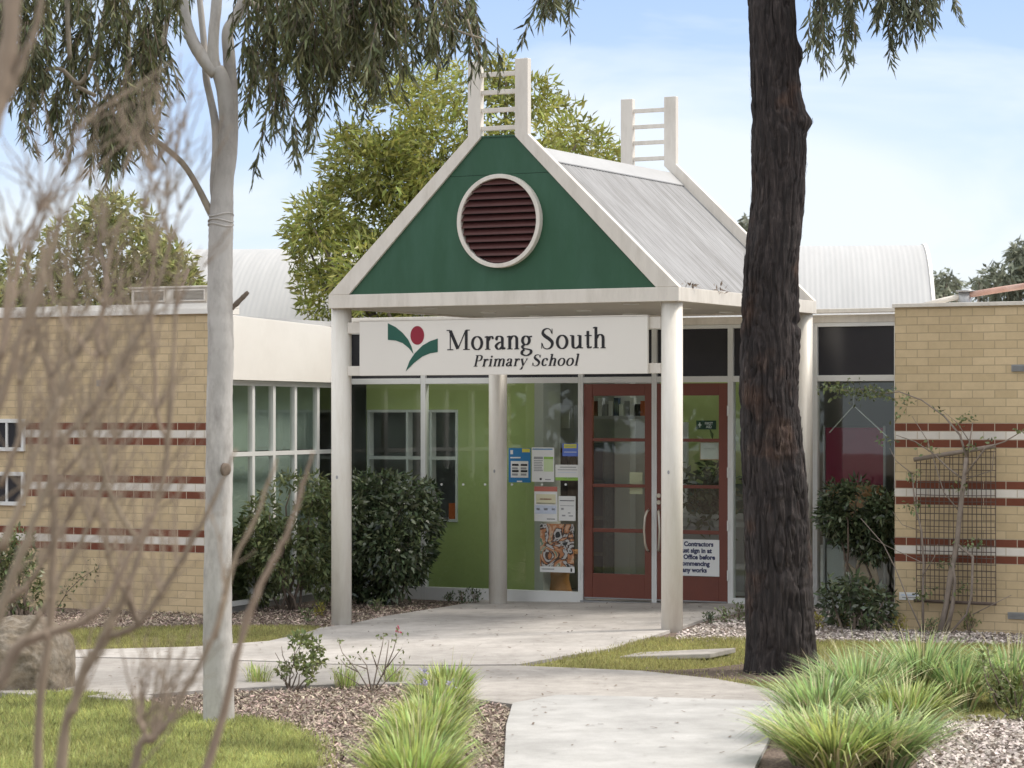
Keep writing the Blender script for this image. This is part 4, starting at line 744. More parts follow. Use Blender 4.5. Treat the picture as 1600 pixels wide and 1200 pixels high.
# strap leaved clumps
def strap(name,label,px,py,n,h,spread,mat,group,stalks=0,w=.009,rot=0,flowers=0):
    X,Y=gp(px,py); z=float(height(X,Y)); t=thing(name,label,'grass clump',(X,Y,z),rng.uniform(0,6.28),group)
    def ribs(n,h,spread,w,lo=.55,droop=1.,rb=.10):
        a=rng.uniform(0,2*math.pi,n); hh=rng.uniform(lo,1.1,n)*h; sp=spread*rng.uniform(.05,1.,n)**.6*hh; r0=rng.uniform(0,rb,n); a2=a+rng.normal(0,.5,n); base=np.stack([np.cos(a2)*r0,np.sin(a2)*r0,0*a],1)
        V=[]; bend=.22+.5*(rng.uniform(0,1,n)<.16); sd=np.stack([-np.sin(a),np.cos(a),0*a],1); tw=rng.normal(0,.4,n); sd=unit(sd+np.stack([np.cos(a)*tw,np.sin(a)*tw,0*a],1))
        for k,tk in enumerate((0,.28,.55,.8,1.)):
            out=sp*(tk**1.35); zz=hh*(tk-bend*tk**4*(sp/(spread*h+1e-6))); c=base+np.stack([np.cos(a)*out,np.sin(a)*out,zz],1); ww=w*(.9,1,.95,.7,.06)[k]/2*1.; V+=[c-sd*ww,c+sd*ww]
        V=np.stack(V,1); idx=np.array([[2*k,2*k+1,2*k+3,2*k+2] for k in range(4)]); Fc=(np.arange(n)[:,None,None]*10+idx[None]).reshape(-1,4); return V.reshape(-1,3),Fc
    V,Fc=ribs(int(n*.72),h,spread,w); link('leaves',npmesh('leaves',V,Fc),mat,t)
    V,Fc=ribs(max(8,n//5),h*.85,spread*1.25,w*.8,.4); link('dry_leaves',npmesh('dry_leaves',V,Fc),'straw',t)
    if stalks: V,Fc=ribs(stalks,h*1.3,spread*.55,.006,.85,.2); link('stalks',npmesh('stalks',V,Fc),'straw',t)
    if flowers:
        for i in range(flowers): c=np.array([rng.normal(0,.14),rng.normal(0,.14),h*rng.uniform(.8,1.)]); C=c+rng.normal(0,.014,(26,3)); leafmesh('flower_head',C,rng.normal(size=C.shape),.026,.012,'lilac',t)
    return t
GA='strap leaved grass clumps by the path'
k=0
LB=['first and farthest of the row of bright grass clumps beside the near path','second grass clump of the centre row, with lilac flower heads','third grass clump of the centre row, between two taller clumps','fourth grass clump of the centre row, leaning to the mulch','broad nearest grass clump of the centre row, cut off by the frame']
for (x,y,n,h,s) in ((698,1118,900,.42,.62),(688,1150,950,.46,.68),(672,1185,1000,.48,.75),(655,1225,1100,.52,.8),(648,1285,1100,.56,.85)):
    strap('grass_clump',LB[k],x,y,n,h,s,'lomandra',GA,10,w=.015,flowers=3 if k==1 else 0); k+=1
LB=['wide green grass clump spilling over the right path edge','tall grass clump with straw stalks behind the path edge clump','grass clump with upright straw stalks nearest the dark trunk side','blue green grass clump in the lawn beside the gravel','foremost bushy grass clump at the path corner, cut off below','pale grass clump half hidden by the thorny rose at the frame edge','grass clump low behind the gravel garden','grass clump in the middle of the right hand bed','spreading grass clump between the foremost clump and the gravel garden','low grass clump draped over the near path edge']
k=0
for (x,y,n,h,s,m_) in ((1285,1160,900,.54,1.05,'lomandra2'),(1345,1128,850,.58,.95,'lomandra2'),(1300,1112,500,.40,.9,'lomandra2'),(1440,1105,950,.60,.95,'lomandra2'),(1305,1225,950,.52,1.2,'lomandra'),(1580,1105,800,.54,.9,'lomandra2'),(1500,1112,700,.48,.9,'lomandra2'),(1415,1160,800,.48,1.0,'lomandra'),(1385,1215,900,.50,1.25,'lomandra2'),(1262,1195,800,.42,1.15,'lomandra2')):
    strap('grass_clump',LB[k],x,y,n,h,s,m_,GA,34 if k in (1,2,3,5) else 12,w=.015); k+=1
for i,(x,y,lab) in enumerate(((403,1070,'tiny grass tuft at the foot of the leafy rose'),(540,1075,'short grass tuft left of the bare rose'),(615,1070,'short grass tuft right of the bare rose'))): strap('grass_tuft',lab,x,y,140,.22,.6,'lomandra','small tufts between the roses',w=.007)
# young plants along the gravel bed
GB='young plants along the gravel bed'
for (x,y,h,m_,lab) in ((1279,985,26,'yellowleaf','small yellow green seedling next to the dark trunk'),(1317,982,22,'yellowleaf','small yellowish seedling below the low shrub'),(1353,988,22,'shrubleaf2','small green seedling below the round headed shrub'),(1405,990,26,'yellowleaf','yellowish seedling at the brick wall corner'),(1455,994,26,'shrubleaf2','bushy seedling under the wire trellis'),(1514,990,34,'roseleaf','upright green seedling right of the trellis'),(1108,976,18,'shrubleaf','tiny dark seedling at the paving edge'),(1133,976,26,'shrubleaf2','leafy seedling between paving and dark trunk'),(1155,972,30,'shrubleaf2','taller leafy seedling touching the dark trunk'),
    (702,945,18,'shrubleaf','first dark seedling under the lime window'),(723,947,24,'shrubleaf','middle dark seedling under the lime window'),(743,946,26,'shrubleaf','dark seedling next to the back post'),(480,975,24,'shrubleaf2','low seedling in the mulch left of the white post'),(590,958,20,'shrubleaf2','low seedling under the clipped shrub'),(265,950,40,'roseleaf','thin wispy plant at the cream wall by the gum trunk'),(500,965,20,'yellowleaf','yellowish seedling in the mulch below the shrub')):
    X,Y=gp(x,y); b=(X,Y,float(height(X,Y))); r=h*Y/F; t=tree_thing('seedling',lab,'seedling',b,GB); n=70
    C=np.stack([rng.normal(0,r*.22,n),rng.normal(0,r*.22,n),rng.uniform(.1,1,n)*r],1); leafmesh('leaves',C,unit(C)*.4+rng.normal(0,.5,C.shape)+np.array([0,0,.3]),rng.uniform(.03,.055,n),rng.uniform(.014,.024,n),m_,t)
    g=MB()
    for i in range(5): g.tube([(0,0,-.03),(rng.normal(0,.02),rng.normal(0,.02),r*.5),(rng.normal(0,r*.2),rng.normal(0,r*.2),r*.95)],[.005,.004,.002],5)
    g.build('stems','stem',t)
# thorny plant at right edge, wispy plant at left wall
X,Y=gp(1590,1125); b=(X,Y,float(height(X,Y))); t=tree_thing('rose_bush','thorny green rose bush with upright canes among the right hand grass clumps','rose bush',b); paths=[]
for pts in ([(1590,1125),(1570,1085),(1548,1040),(1542,1010)],[(1592,1125),(1585,1080),(1560,1040)],[(1588,1128),(1560,1105),(1540,1060),(1535,1030)],[(1595,1125),(1610,1080),(1620,1040)],[(1590,1125),(1600,1070),(1590,1030)],[(1560,1090),(1548,1075),(1543,1050)]):
    paths.append(([at(x,y,Y+rng.uniform(-.1,.1)) for x,y in pts],[.009-.006*i/(len(pts)-1) for i in range(len(pts))]))
limbs(t,'canes','stem',paths,6); P=[]
for pts,_ in paths:
    for i in range(len(pts)-1):
        for u in rng.uniform(0,1,9): P.append(np.array(pts[i])*(1-u)+np.array(pts[i+1])*u)
P=np.repeat(np.array(P),3,0); P=P+rng.normal(0,.03,P.shape); leafmesh('leaves',P-np.array(b),rng.normal(size=P.shape),.045,.024,'roseleaf',t)
# ---- climbing plant and wire trellis on the right wall
t=bthing('wire_trellis','rusty wire mesh trellis with slanting top leaning on the brick wall','trellis'); vt=2.42; w=MB()
ua,ub,zbt=onv(1432,945,vt)[0],onv(1556,945,vt)[0],onv(1490,940,vt)[1]; zl,zr=onv(1428,718,vt)[1],onv(1555,697,vt)[1]
nv=17
for i in range(nv+1):
    u=ua+(ub-ua)*i/nv; zt_=zl+(zr-zl)*i/nv; w.tube([(u,vt+rng.normal(0,.004),zbt),(u+rng.normal(0,.004),vt-.01,(zbt+zt_)/2),(u+rng.normal(0,.004),vt,zt_-.02)],.0047,5)
z=zbt
while z<zr-.04:
    u0=ua if z<zl-.03 else ua+(ub-ua)*(z-zl+.03)/(zr-zl); w.tube([(u0,vt-.008,z),((u0+ub)/2,vt-.013,z+rng.normal(0,.004)),(ub,vt-.008,z)],.0047,5); z+=.066
w.build('mesh_wires','wire',t)
MB().tube([(ua-.02,vt-.02,zl),(ub,vt-.02,zr)],.024,10).build('top_roll','vine',t,True); MB().tube([(ua-.02,vt-.02,zbt),(ub+.01,vt-.02,zbt-.01)],.017,8).build('bottom_rail','wire',t,True); setloc(t,(*l2w((ua+ub)/2,vt),zbt))
X,Y=gp(1470,990); b=(X,Y,float(height(X,Y))); t=tree_thing('climbing_plant','straggly nearly leafless climber growing up the wire trellis','climber',b); paths=[]
def wv(px,py,v): u,z=onv(px,py,v); return (*l2w(u,v),z)
def vin(pts,r0,r1,v=2.3): paths.append(([wv(x,y,v+rng.normal(0,.02)) for x,y in pts],[r0+(r1-r0)*i/(len(pts)-1) for i in range(len(pts))]))
vin([(1468,990),(1478,950),(1485,900),(1495,850),(1500,800),(1506,750),(1510,715)],.036,.022); vin([(1478,990),(1488,950),(1492,910),(1488,880)],.028,.016); vin([(1510,715),(1500,680),(1475,650),(1440,625),(1405,612)],.014,.006)
vin([(1510,715),(1515,690),(1520,660)],.012,.005); vin([(1506,750),(1480,730),(1460,710),(1430,690),(1400,680)],.011,.004); vin([(1510,740),(1540,700),(1570,690),(1600,672)],.012,.005); vin([(1495,850),(1520,870),(1518,930),(1510,960),(1482,992)],.016,.012)
vin([(1442,985),(1442,930),(1443,880),(1440,830),(1430,790),(1425,740)],.016,.007); vin([(1440,985),(1420,940),(1400,890),(1380,850),(1345,810)],.009,.004,2.2); vin([(1442,900),(1460,870),(1465,850)],.007,.003); vin([(1520,960),(1560,940),(1580,930)],.006,.003); vin([(1500,800),(1475,770),(1450,690),(1425,650)],.008,.003)
vin([(1405,612),(1380,615),(1350,608),(1320,610),(1290,604)],.007,.003,2.35); vin([(1425,740),(1400,720),(1390,700)],.006,.003); vin([(1440,830),(1410,820),(1395,800)],.005,.002); vin([(1443,880),(1400,860),(1360,840)],.005,.002,2.25); vin([(1515,690),(1495,660),(1470,640)],.006,.002); vin([(1506,750),(1550,735),(1555,690)],.007,.003)
limbs(t,'vines','vine',paths,7); P=[]
for (x,y,s,n) in ((1320,608,26,90),(1350,612,22,80),(1375,615,18,60),(1295,606,12,30),(1412,625,16,26),(1405,650,10,14),(1510,655,16,30),(1425,745,12,24),(1430,790,14,30),(1500,760,12,20),(1480,880,16,24),(1520,850,18,30),(1440,930,22,40),(1515,700,10,14),(1450,700,14,14),(1545,690,12,10),(1590,672,8,8),(1470,640,10,8),(1505,920,16,20),(1380,690,14,16)):
    for _ in range(n): P.append(wv(x+rng.normal(0,s*.6),y+rng.normal(0,s*.33),2.3+rng.normal(0,.05)))
P=np.array(P); leafmesh('leaves',P-np.array(b),rng.normal(size=P.shape)+np.array([0,0,-.3]),rng.uniform(.035,.065,len(P)),rng.uniform(.022,.036,len(P)),'shrubleaf2',t)
X,Y=gp(150,955); b=(X,Y,float(height(X,Y))); t=tree_thing('wispy_plant','thin arching plant sprig before the left brick wall','plant',b)
pts=[at(x,y,Y-.1) for x,y in ((90,950),(105,925),(125,905),(148,890))]; limbs(t,'stem','stem',[(pts,[.006,.005,.004,.002])],6); P=np.repeat(np.array(pts),22,0); P=P+rng.normal(0,.05,P.shape); leafmesh('leaves',P-np.array(b),rng.normal(size=P.shape),.05,.024,'shrubleaf2',t)
o,q=paper('wall_tag','small white printed tag at the foot of the brick wall','tag',1405,1437,925,938,2.49,'paper',[('print_line','paleblue',.1,.9,.55,.75),('print_line','greytext',.15,.8,.25,.4)])
# ---- boulder and flat slabs
import bmesh
def rock(name,label,cat,px,py,sx,sy,sz_,seed,dz=0,mat='rock'):
    bm=bmesh.new(); bmesh.ops.create_icosphere(bm,subdivisions=6,radius=1.); P=np.array([v.co[:] for v in bm.verts]); n=noise3(P,1.5,seed)*.05-np.abs(noise3(P,3.2,seed+1))*.028-np.abs(noise3(P,8.,seed+2))*.012+noise3(P,22.,seed+3)*.004
    q=P*(1+n)[:,None]; q=np.sign(q)*np.abs(q)**.80*np.array([sx,sy,sz_]); X,Y=gp(px,py)
    for v,c in zip(bm.verts,q): v.co=c
    for f in bm.faces: f.smooth=True
    me=bpy.data.meshes.new(name); bm.to_mesh(me); bm.free(); o=link(name,me,mat); o.location=(X,Y,float(height(X,Y))+dz); return tag(o,label,cat)
rock('boulder','big brown weathered boulder on the lawn edge at the path','boulder',25,1078,.52,.5,.66,21,.02)
def slab(lab,pts,h,lift):
    w=region(pts,False); c=w.mean(0); z=float(height(*c)); g=MB(); n=len(w); vs=[(p[0]-c[0],p[1]-c[1],0) for p in w]+[(p[0]-c[0],p[1]-c[1],h) for p in w]
    a=sum(vs[i][0]*vs[(i+1)%n][1]-vs[(i+1)%n][0]*vs[i][1] for i in range(n)); f=[tuple(range(n-1,-1,-1)),tuple(range(n,2*n))]+[(i,(i+1)%n,n+(i+1)%n,n+i) for i in range(n)]
    if a<0: f=[tuple(reversed(q)) for q in f]
    o=g.add(vs,f).build('concrete_slab','concrete2',bevel=.01); o.location=(c[0],c[1],z+lift); tag(o,lab,'slab')
slab('flat concrete pit cover in the lawn beside the dark trunk',[(968,1029),(1110,1034),(1150,1025),(1000,1020)],.05,.0)
slab('flat grey stepping stone at the lawn edge near the boulder',[(135,1097),(205,1103),(240,1096),(170,1090)],.04,.01)
slab('flat stone half buried beneath the boulder',[(-10,1090),(50,1094),(70,1088),(0,1084)],.05,.0)
# ------------------------------------------------------------------ pale gum
YG=gp(342,1132)[1]; base=(at(342,1132,YG)[0],YG,0.); base=(base[0],YG,float(height(base[0],YG)))
t=tree_thing('gum_tree','pale smooth barked gum with drooping foliage standing in the mulch','tree',base); GUM=t
kx=YG/F
def trace(lst,dy=0.,y0=None): # (px,py,width px[,depth offset])
    return [at(q[0],q[1],YG+dy+(q[3] if len(q)>3 else 0)) for q in lst],[q[2]*kx/2*.94 for q in lst]
def refine(pts,rad,n=6,jit=0.):
    P=cat(pts,n); r=np.interp(np.linspace(0,1,len(P)),np.linspace(0,1,len(rad)),rad); r=r*(1+rng.normal(0,jit,len(r))); return [tuple(p) for p in P],list(r)
g=MB()
def gadd(lst,k=18,jit=.012,n=6): p,r=refine(*trace(lst),n,jit); g.tube(rel(t,p),r,k)
gadd([(342,1150,60),(342,1128,53),(341,1060,50),(340,1000,49),(340,920,47),(341,850,46),(342,780,45),(343,700,45),(343,620,43),(345,550,43),(344,480,42),(344,420,42),(345,370,41),(346,330,40),(349,290,34),(353,250,30),(356,200,28),(352,150,27),(345,120,26),(338,108,24)],28,.012,8)
gadd([(343,335,22,.05),(337,290,20,.08),(339,230,16,.1),(336,190,14,.12),(328,150,12,.15),(322,120,12,.15),(318,60,11,.2),(310,-20,10,.2),(300,-120,8,.2)])
gadd([(352,300,20,.1),(361,240,21,.1),(362,160,22,.1),(358,90,21,.1),(356,50,20,.1),(368,28,18,.1),(380,0,17,.1),(400,-60,15,.1),(440,-150,12,0),(500,-230,9,0)])
gadd([(338,112,22),(333,90,20),(334,50,18),(338,10,18),(342,-60,16),(350,-160,12),(360,-260,8)]); gadd([(338,115,24),(318,92,22),(300,62,20),(288,20,18),(284,-20,17),(270,-90,14),(250,-180,10)])
g.build('trunk','gumbark',t,True)
g=MB()
gadd([(330,335,12),(322,318,12),(305,285,10),(285,255,10),(255,228,9),(222,205,10),(212,195,11),(205,140,9),(200,70,9),(196,0,9),(190,-80,8)],12); gadd([(212,197,9),(235,160,8),(248,110,8),(258,50,9),(268,0,9),(285,-70,8)],10); gadd([(170,-20,8),(160,40,9),(148,85,8),(125,130,8),(95,108,7),(60,110,7),(20,112,6)],10)
gadd([(150,150,7),(120,135,7)],8); gadd([(105,-20,9),(106,40,9),(109,92,7)],10); gadd([(140,235,7),(152,190,7),(165,150,6)],8); gadd([(172,238,7),(180,205,7),(186,170,5)],8)
gadd([(400,-60,12),(470,-40,11),(540,0,9),(600,20,7),(660,30,6),(720,50,4),(752,60,3)],10); gadd([(380,0,12),(420,20,9),(460,60,7),(480,90,5)],8); gadd([(540,0,7),(550,60,5),(548,120,4)],8); gadd([(730,30,4),(742,70,3),(752,90,3)],6)
g.build('limbs','gumlimb',t,True)
p,r=refine(*trace([(362,482,10),(372,472,9),(380,464,8),(388,456,7)]),3,.1); MB().tube(rel(t,p),r,9).build('dead_stub','stem',t)
g=MB()
for y in (336,345,352): 
    c=at(345,y,YG); g.tube([tuple(Vector((c[0]+.092*math.cos(a),c[1]+.092*math.sin(a),c[2]+.012*math.sin(2*a+y)))-t.location) for a in np.linspace(0,2*math.pi,25)],.007,6,False)
g.build('bark_rings','gumbark',t,True)
c=at(352,733,YG); MB().tube(rel(t,[(c[0],c[1]-.08,c[2]),(c[0]+.022,c[1]-.092,c[2]),(c[0]+.024,c[1]-.099,c[2])]),[.05,.045,.022],14).build('trunk_knot','stem',t,True)
def strands(starts,Lr,leaf,wid,per,root,mat,name='foliage',twig='twigs',tm='stem'):
    C=[];D=[];g=MB()
    for (x,y,z) in starts:
        Ls=rng.uniform(*Lr); n=max(4,int(Ls*per)); sway=rng.normal(0,.16,2); tt=np.linspace(.05,1,n); p=np.stack([x+sway[0]*tt*Ls,y+sway[1]*tt*Ls,z-tt*Ls*.95],1)
        C.append(p); d=np.stack([rng.normal(sway[0],.42,n),rng.normal(sway[1],.42,n),-np.abs(rng.normal(1,.25,n))],1); D.append(d)
        g.tube(rel(root,[(x,y,z),tuple(p[n//2]),tuple(p[-1])]),[.004,.003,.0015],4,False)
    C=np.concatenate(C);D=np.concatenate(D); n=len(C); leafmesh(name,C-np.array(root.location),D,rng.uniform(.65,1.25,n)*leaf,rng.uniform(.7,1.25,n)*wid,mat,root,.15,.12); g.build(twig,tm,root)
def starts(zones,Y,dep):
    o=[]
    for (x0,x1,y0,y1,n) in zones:
        for _ in range(max(1,round(n/7))):
            d=Y+rng.uniform(-dep,dep); px_=rng.uniform(x0,x1); d=Y+abs(d-Y)+.35 if 268<px_<405 else d; c=np.array(at(px_,rng.uniform(y0,y1),d)); o+=[tuple(c+rng.normal(0,(.085,.085,.07),3)) for _ in range(min(n,7))]
    return o
ZL=[(-40,290,-160,-40,90),(-40,280,-60,20,110),(-40,240,0,70,60),(20,200,50,120,26),(100,230,90,150,34),(150,230,120,190,24),(40,90,60,120,10),(40,70,140,180,4),(85,105,110,170,6),(130,175,150,215,14),(150,205,150,200,12),(170,225,120,160,12),(230,300,20,80,14)]
ZR=[(365,700,-170,-50,130),(370,640,-70,0,110),(390,580,-10,50,70),(380,440,40,90,22),(400,450,80,130,14),(425,450,130,160,6),(440,520,40,100,34),(520,580,20,75,26),(580,700,-30,20,40),(660,740,-20,25,18),(560,600,60,80,6),(470,510,90,140,9),(600,640,20,60,8),(690,750,-50,0,12),(730,750,30,55,3),(820,860,-70,-30,6)]
strands(starts(ZL,YG,1.1),(.20,.50),.125,.018,66,t,'gumleaf','foliage'); strands(starts(ZR,YG,1.1),(.20,.50),.125,.018,66,t,'gumleaf','foliage')
# ------------------------------------------------------------------ dark trunk
YD=gp(1222,1053)[1]; base=(at(1222,1053,YD)[0],YD,0.); base=(base[0],YD,float(height(base[0],YD))); kd=YD/F
t=tree_thing('stringybark_tree','dark rough barked tree trunk standing in front of the canopy side','tree',base)
tr=[(1110,1164,1286),(1080,1164,1284),(1058,1164,1283),(1040,1167,1277),(1000,1168,1274),(900,1167,1266),(800,1164,1259),(700,1160,1252),(620,1158,1247),(550,1158,1244),(480,1160,1245),(400,1164,1248),(300,1179,1257),(255,1177,1258),(200,1176,1260),(160,1175,1252),(100,1173,1248),(60,1172,1244),(0,1170,1242),(-120,1168,1236),(-300,1172,1222),(-520,1178,1212)]
ys=np.array([q[0] for q in tr],float)[::-1]; xl=np.array([q[1] for q in tr],float)[::-1]; xr=np.array([q[2] for q in tr],float)[::-1]
NR,NK=620,220; yy=np.linspace(1110,-520,NR); cx=np.interp(yy,ys,(xl+xr)/2); rr=np.interp(yy,ys,(xr-xl)/2)
kk=np.ones(15)/15; pad=lambda a: np.convolve(np.pad(a,7,'edge'),kk,'valid'); cx,rr=pad(cx),pad(rr)
th=np.linspace(0,2*math.pi,NK,endpoint=False); Z=EZ-(yy-HZ)*kd; TH,ZZ=np.meshgrid(th,Z); rad=np.repeat((rr*kd)[:,None],NK,1)
def lattice(sx,sz,seed):            # smooth periodic noise over the bark surface
    r=np.random.default_rng(seed); H_=int((Z.max()-Z.min())*sz)+4; T=r.uniform(-1,1,(H_,sx)); fx=TH/(2*math.pi)*sx; fz=(ZZ-Z.min())*sz; i=fx.astype(int)%sx; j=fz.astype(int); a=fx-np.floor(fx); b=fz-j; a=a*a*(3-2*a); b=b*b*(3-2*b); i2=(i+1)%sx
    return (T[j,i]*(1-a)+T[j,i2]*a)*(1-b)+(T[j+1,i]*(1-a)+T[j+1,i2]*a)*b
TH0=TH.copy(); TH=(TH+.13*lattice(9,2.6,55)+.05*lattice(20,7,56))%(2*math.pi)
d=-np.maximum(0,1-np.abs(lattice(34,2.8,1))*4.2)*.65-np.maximum(0,1-np.abs(lattice(54,5.,2))*3.6)*.42+lattice(75,6.,3)*.22+lattice(7,1.5,4)*.35+lattice(16,22.,5)*.12
TH=TH0; disp=d*.044*(.75+.45*lattice(5,.9,77))-np.maximum(0,lattice(9,1.1,78)-.55)*.03
def bump(px,py,w,h,amt,side):   # a burl on the outline
    zc=EZ-(py-HZ)*kd; a=0. if side>0 else math.pi; da=np.minimum(np.abs(TH-a),2*math.pi-np.abs(TH-a)); return amt*np.exp(-(da/w)**2-((ZZ-zc)/h)**2)
disp=disp+bump(0,84,.5,.09,.045,1)+bump(0,188,.6,.08,.065,1)+bump(0,165,.5,.05,.02,1)-bump(0,215,.8,.1,.01,1)
flare=np.clip((.35-ZZ)/.4,0,1)**2; disp=disp+flare*.04*np.maximum(0,np.sin(TH*5+.7))
rad=rad+.011+disp; Xc=(cx-800)*kd; Vv=np.stack([Xc[:,None]+rad*np.cos(TH)-base[0],rad*np.sin(TH),ZZ-base[2]],-1).reshape(-1,3)
FLK=[]
for q_ in range(260):                    # loose strips of bark lifting from the ridges
    jr=int(rng.integers(40,NR-260)); ir=int(rng.integers(0,NK)); ln_=int(rng.integers(8,26)); a0=th[ir]; wd=rng.uniform(.008,.02)
    for sgn in range(5):
        f_=sgn/4; jj=jr+int(ln_*f_); rr_=rad[jj,ir]-.006+.022*f_**2; a_=a0+rng.normal(0,.01)
        for e_ in (-1,1): FLK.append((Xc[jj]+rr_*math.cos(a_+e_*wd/rr_*(1-.6*f_))-base[0],rr_*math.sin(a_+e_*wd/rr_*(1-.6*f_)),Z[jj]-base[2]))
i,j=np.meshgrid(np.arange(NK),np.arange(NR-1)); Fc=np.stack([(j*NK+i).ravel(),(j*NK+(i+1)%NK).ravel(),((j+1)*NK+(i+1)%NK).ravel(),((j+1)*NK+i).ravel()],1); nf_=len(FLK)//10; fi=(len(Vv)+np.arange(nf_)[:,None,None]*10+np.array([[2*k_,2*k_+1,2*k_+3,2*k_+2] for k_ in range(4)])[None]).reshape(-1,4); link('trunk',npmesh('trunk',np.concatenate([Vv,np.array(FLK)]),np.concatenate([Fc,fi]),True),'bark',t)
g=MB()
def dadd(lst,k=10): p=[at(q[0],q[1],YD+(q[3] if len(q)>3 else 0)) for q in lst]; r=[q[2]*kd/2 for q in lst]; p,r=refine(p,r,5,.03); g.tube(rel(t,p),r,k)
dadd([(1200,-480,30),(1260,-440,24),(1330,-330,18),(1390,-200,12),(1420,-90,8),(1430,-40,5)]); dadd([(1200,-400,30),(1130,-420,24),(1020,-330,18),(920,-210,12),(860,-110,8),(850,-50,4)]); dadd([(1195,-500,34),(1190,-700,26),(1200,-900,16)]); dadd([(1330,-330,12),(1310,-200,9),(1300,-100,6),(1305,-30,4)])
g.build('limbs','bark',t,True)
ZD=[(1280,1345,-70,0,34),(1380,1455,-60,0,34),(1285,1320,0,30,8),(1370,1440,-5,20,10),(1325,1400,-90,-45,16),(1440,1480,-60,-20,6),(1270,1480,-230,-90,60),(820,870,-70,-25,16),(860,890,-60,-40,4),(780,900,-230,-90,40)]
strands(starts(ZD,YD,.7),(.24,.46),.14,.022,55,t,'gumleaf2','foliage'); 
CROWN=[(rng.normal(1190,230),rng.normal(-640,140)) for _ in range(110)]; strands([at(x,y,YD+rng.normal(0,1.3)) for x,y in CROWN],(.4,.8),.2,.035,24,t,'gumleaf2','foliage')
# ------------------------------------------------------------------ bare shrub close to the camera
YS=6.2; ks=YS/F; base=(at(70,1200,YS)[0],YS,0.); t=tree_thing('bare_shrub','leafless brown twiggy shrub close by, blurred in front of the brick wall','shrub',base); g=MB()
def sadd(lst,dy=0.,k=8,n=5):
    p=[at(q[0],q[1],YS+dy+(q[3] if len(q)>3 else 0)) for q in lst]; r=[q[2]*ks/2*(1.2 if q[2]>4.5 else 1.1) for q in lst]; p,r=refine(p,r,n,.10); p=[tuple(np.array(x)+rng.normal(0,.0012,3)) for x in p]; g.tube(rel(t,p),r,k)
def foot(x,w): return [(70+(x-70)*.15,base and 2195,w*1.5),(70+(x-70)*.5,1700,w*1.25)]
MAIN=[foot(95,15)+[(95,1200,15),(118,1095,14),(135,1040,13),(160,1000,12),(180,960,11),(200,920,9),(222,850,8),(250,770,8),(262,700,8),(268,600,7),(275,480,5),(285,380,3)],
[(160,1000,9),(215,975,9),(250,930,8),(275,890,8),(300,845,7),(330,790,6),(370,700,3)],
foot(-60,16)+[(-40,1150,16),(0,1070,14),(30,1010,13),(90,985,12),(140,965,11),(175,925,8),(205,860,7),(240,800,5)],
[(30,1010,9),(75,940,8),(100,890,7),(140,820,7),(165,740,6),(178,690,4),(190,620,3)],
foot(60,13)+[(60,1160,13),(75,1000,12),(85,840,12),(82,760,12),(80,690,11),(93,625,9),(110,575,8),(128,540,7),(148,515,6),(160,480,6),(170,410,4)],
[(82,700,8),(84,640,8),(78,590,7),(62,545,6),(50,480,5),(45,400,3)],[(88,700,9),(140,640,9),(178,590,9),(200,550,8),(225,510,7),(242,470,6),(265,380,5),(280,330,3)],
foot(250,12)+[(330,1180,11),(385,970,10),(420,890,8),(450,830,7),(470,770,6),(490,705,3)],[(335,1000,8),(365,880,7),(395,820,6),(425,740,5),(432,715,3)],
foot(190,12)+[(212,1200,11),(236,1158,10),(262,1130,8),(300,1060,7),(330,1000,6),(350,930,4)],[(236,1158,7),(224,1140,7),(217,1128,6)],
[(200,920,6),(215,975,5),(170,870,5),(160,820,4),(175,760,3)],[(110,575,6),(105,520,6),(112,470,5),(135,420,5),(160,370,4),(180,300,2)],[(0,560,7),(20,470,6),(28,410,6),(60,330,5),(100,260,4),(120,200,2)],foot(-80,13)+[(-60,1100,12),(-30,800,10),(0,560,8),(15,400,5),(5,330,3)],
[(262,700,6),(245,640,6),(240,560,5),(235,470,5),(240,400,4),(262,310,3),(275,240,2)],[(240,400,4),(225,330,4),(236,270,3),(240,220,2)],[(82,760,8),(130,700,7),(150,640,6),(165,560,5),(160,480,4)],[(222,850,6),(180,790,6),(150,700,5),(140,650,4),(150,560,3)],[(0,860,12),(40,770,10),(60,700,8),(95,620,6)],[(-20,1010,12),(20,900,10),(60,800,9),(85,720,7)],[(0,760,9),(30,680,8),(30,600,6),(45,520,5),(70,440,4),(65,380,2)],
[(-30,960,12),(25,930,10),(60,890,8),(110,800,7),(130,740,5),(140,680,4)],[(-30,700,14),(10,600,12),(40,500,9),(70,420,7),(95,350,5),(125,280,3)]]
for i,m_ in enumerate(MAIN): sadd(m_,[0,.25,-.3,.3,.1,.4,-.2,.15,.2,-.1,-.1,.2,.3,-.4,-.3,.35,.3,.2,-.2,-.35,-.5,.3,.2,-.3][i%24])
for m_ in MAIN:
    for rep in range(19):
        q=m_[rng.integers(max(0,len(m_)//4),len(m_))]; x,y=q[0],q[1]
        if y>1250: continue
        L_=rng.uniform(60,190); a=rng.normal(.25,.42); n=6; lst=[(x,y,4.)]
        for s in range(n): a+=rng.normal(-.05*a,.09); x+=math.sin(a)*L_/n; y-=math.cos(a)*L_/n; lst.append((x,y,max(1.2,3.6-s*.45)))
        if min(p[0] for p in lst[2:])>310 and lst[-1][1]<640: continue
        if max(p[0] for p in lst)>365: continue
        sadd(lst,rng.normal(0,.3),5,3)
        if rng.uniform()<.7:
            x,y=lst[3][0],lst[3][1]; b=a+rng.choice([-1,1])*.6; l2=[(x,y,2.4)]
            for s in range(3): b+=rng.normal(0,.15); x+=math.sin(b)*18; y-=math.cos(b)*22; l2.append((x,y,1.8-s*.3))
            sadd(l2,rng.normal(0,.3),5,3)
g.build('branches','twig',t,True)
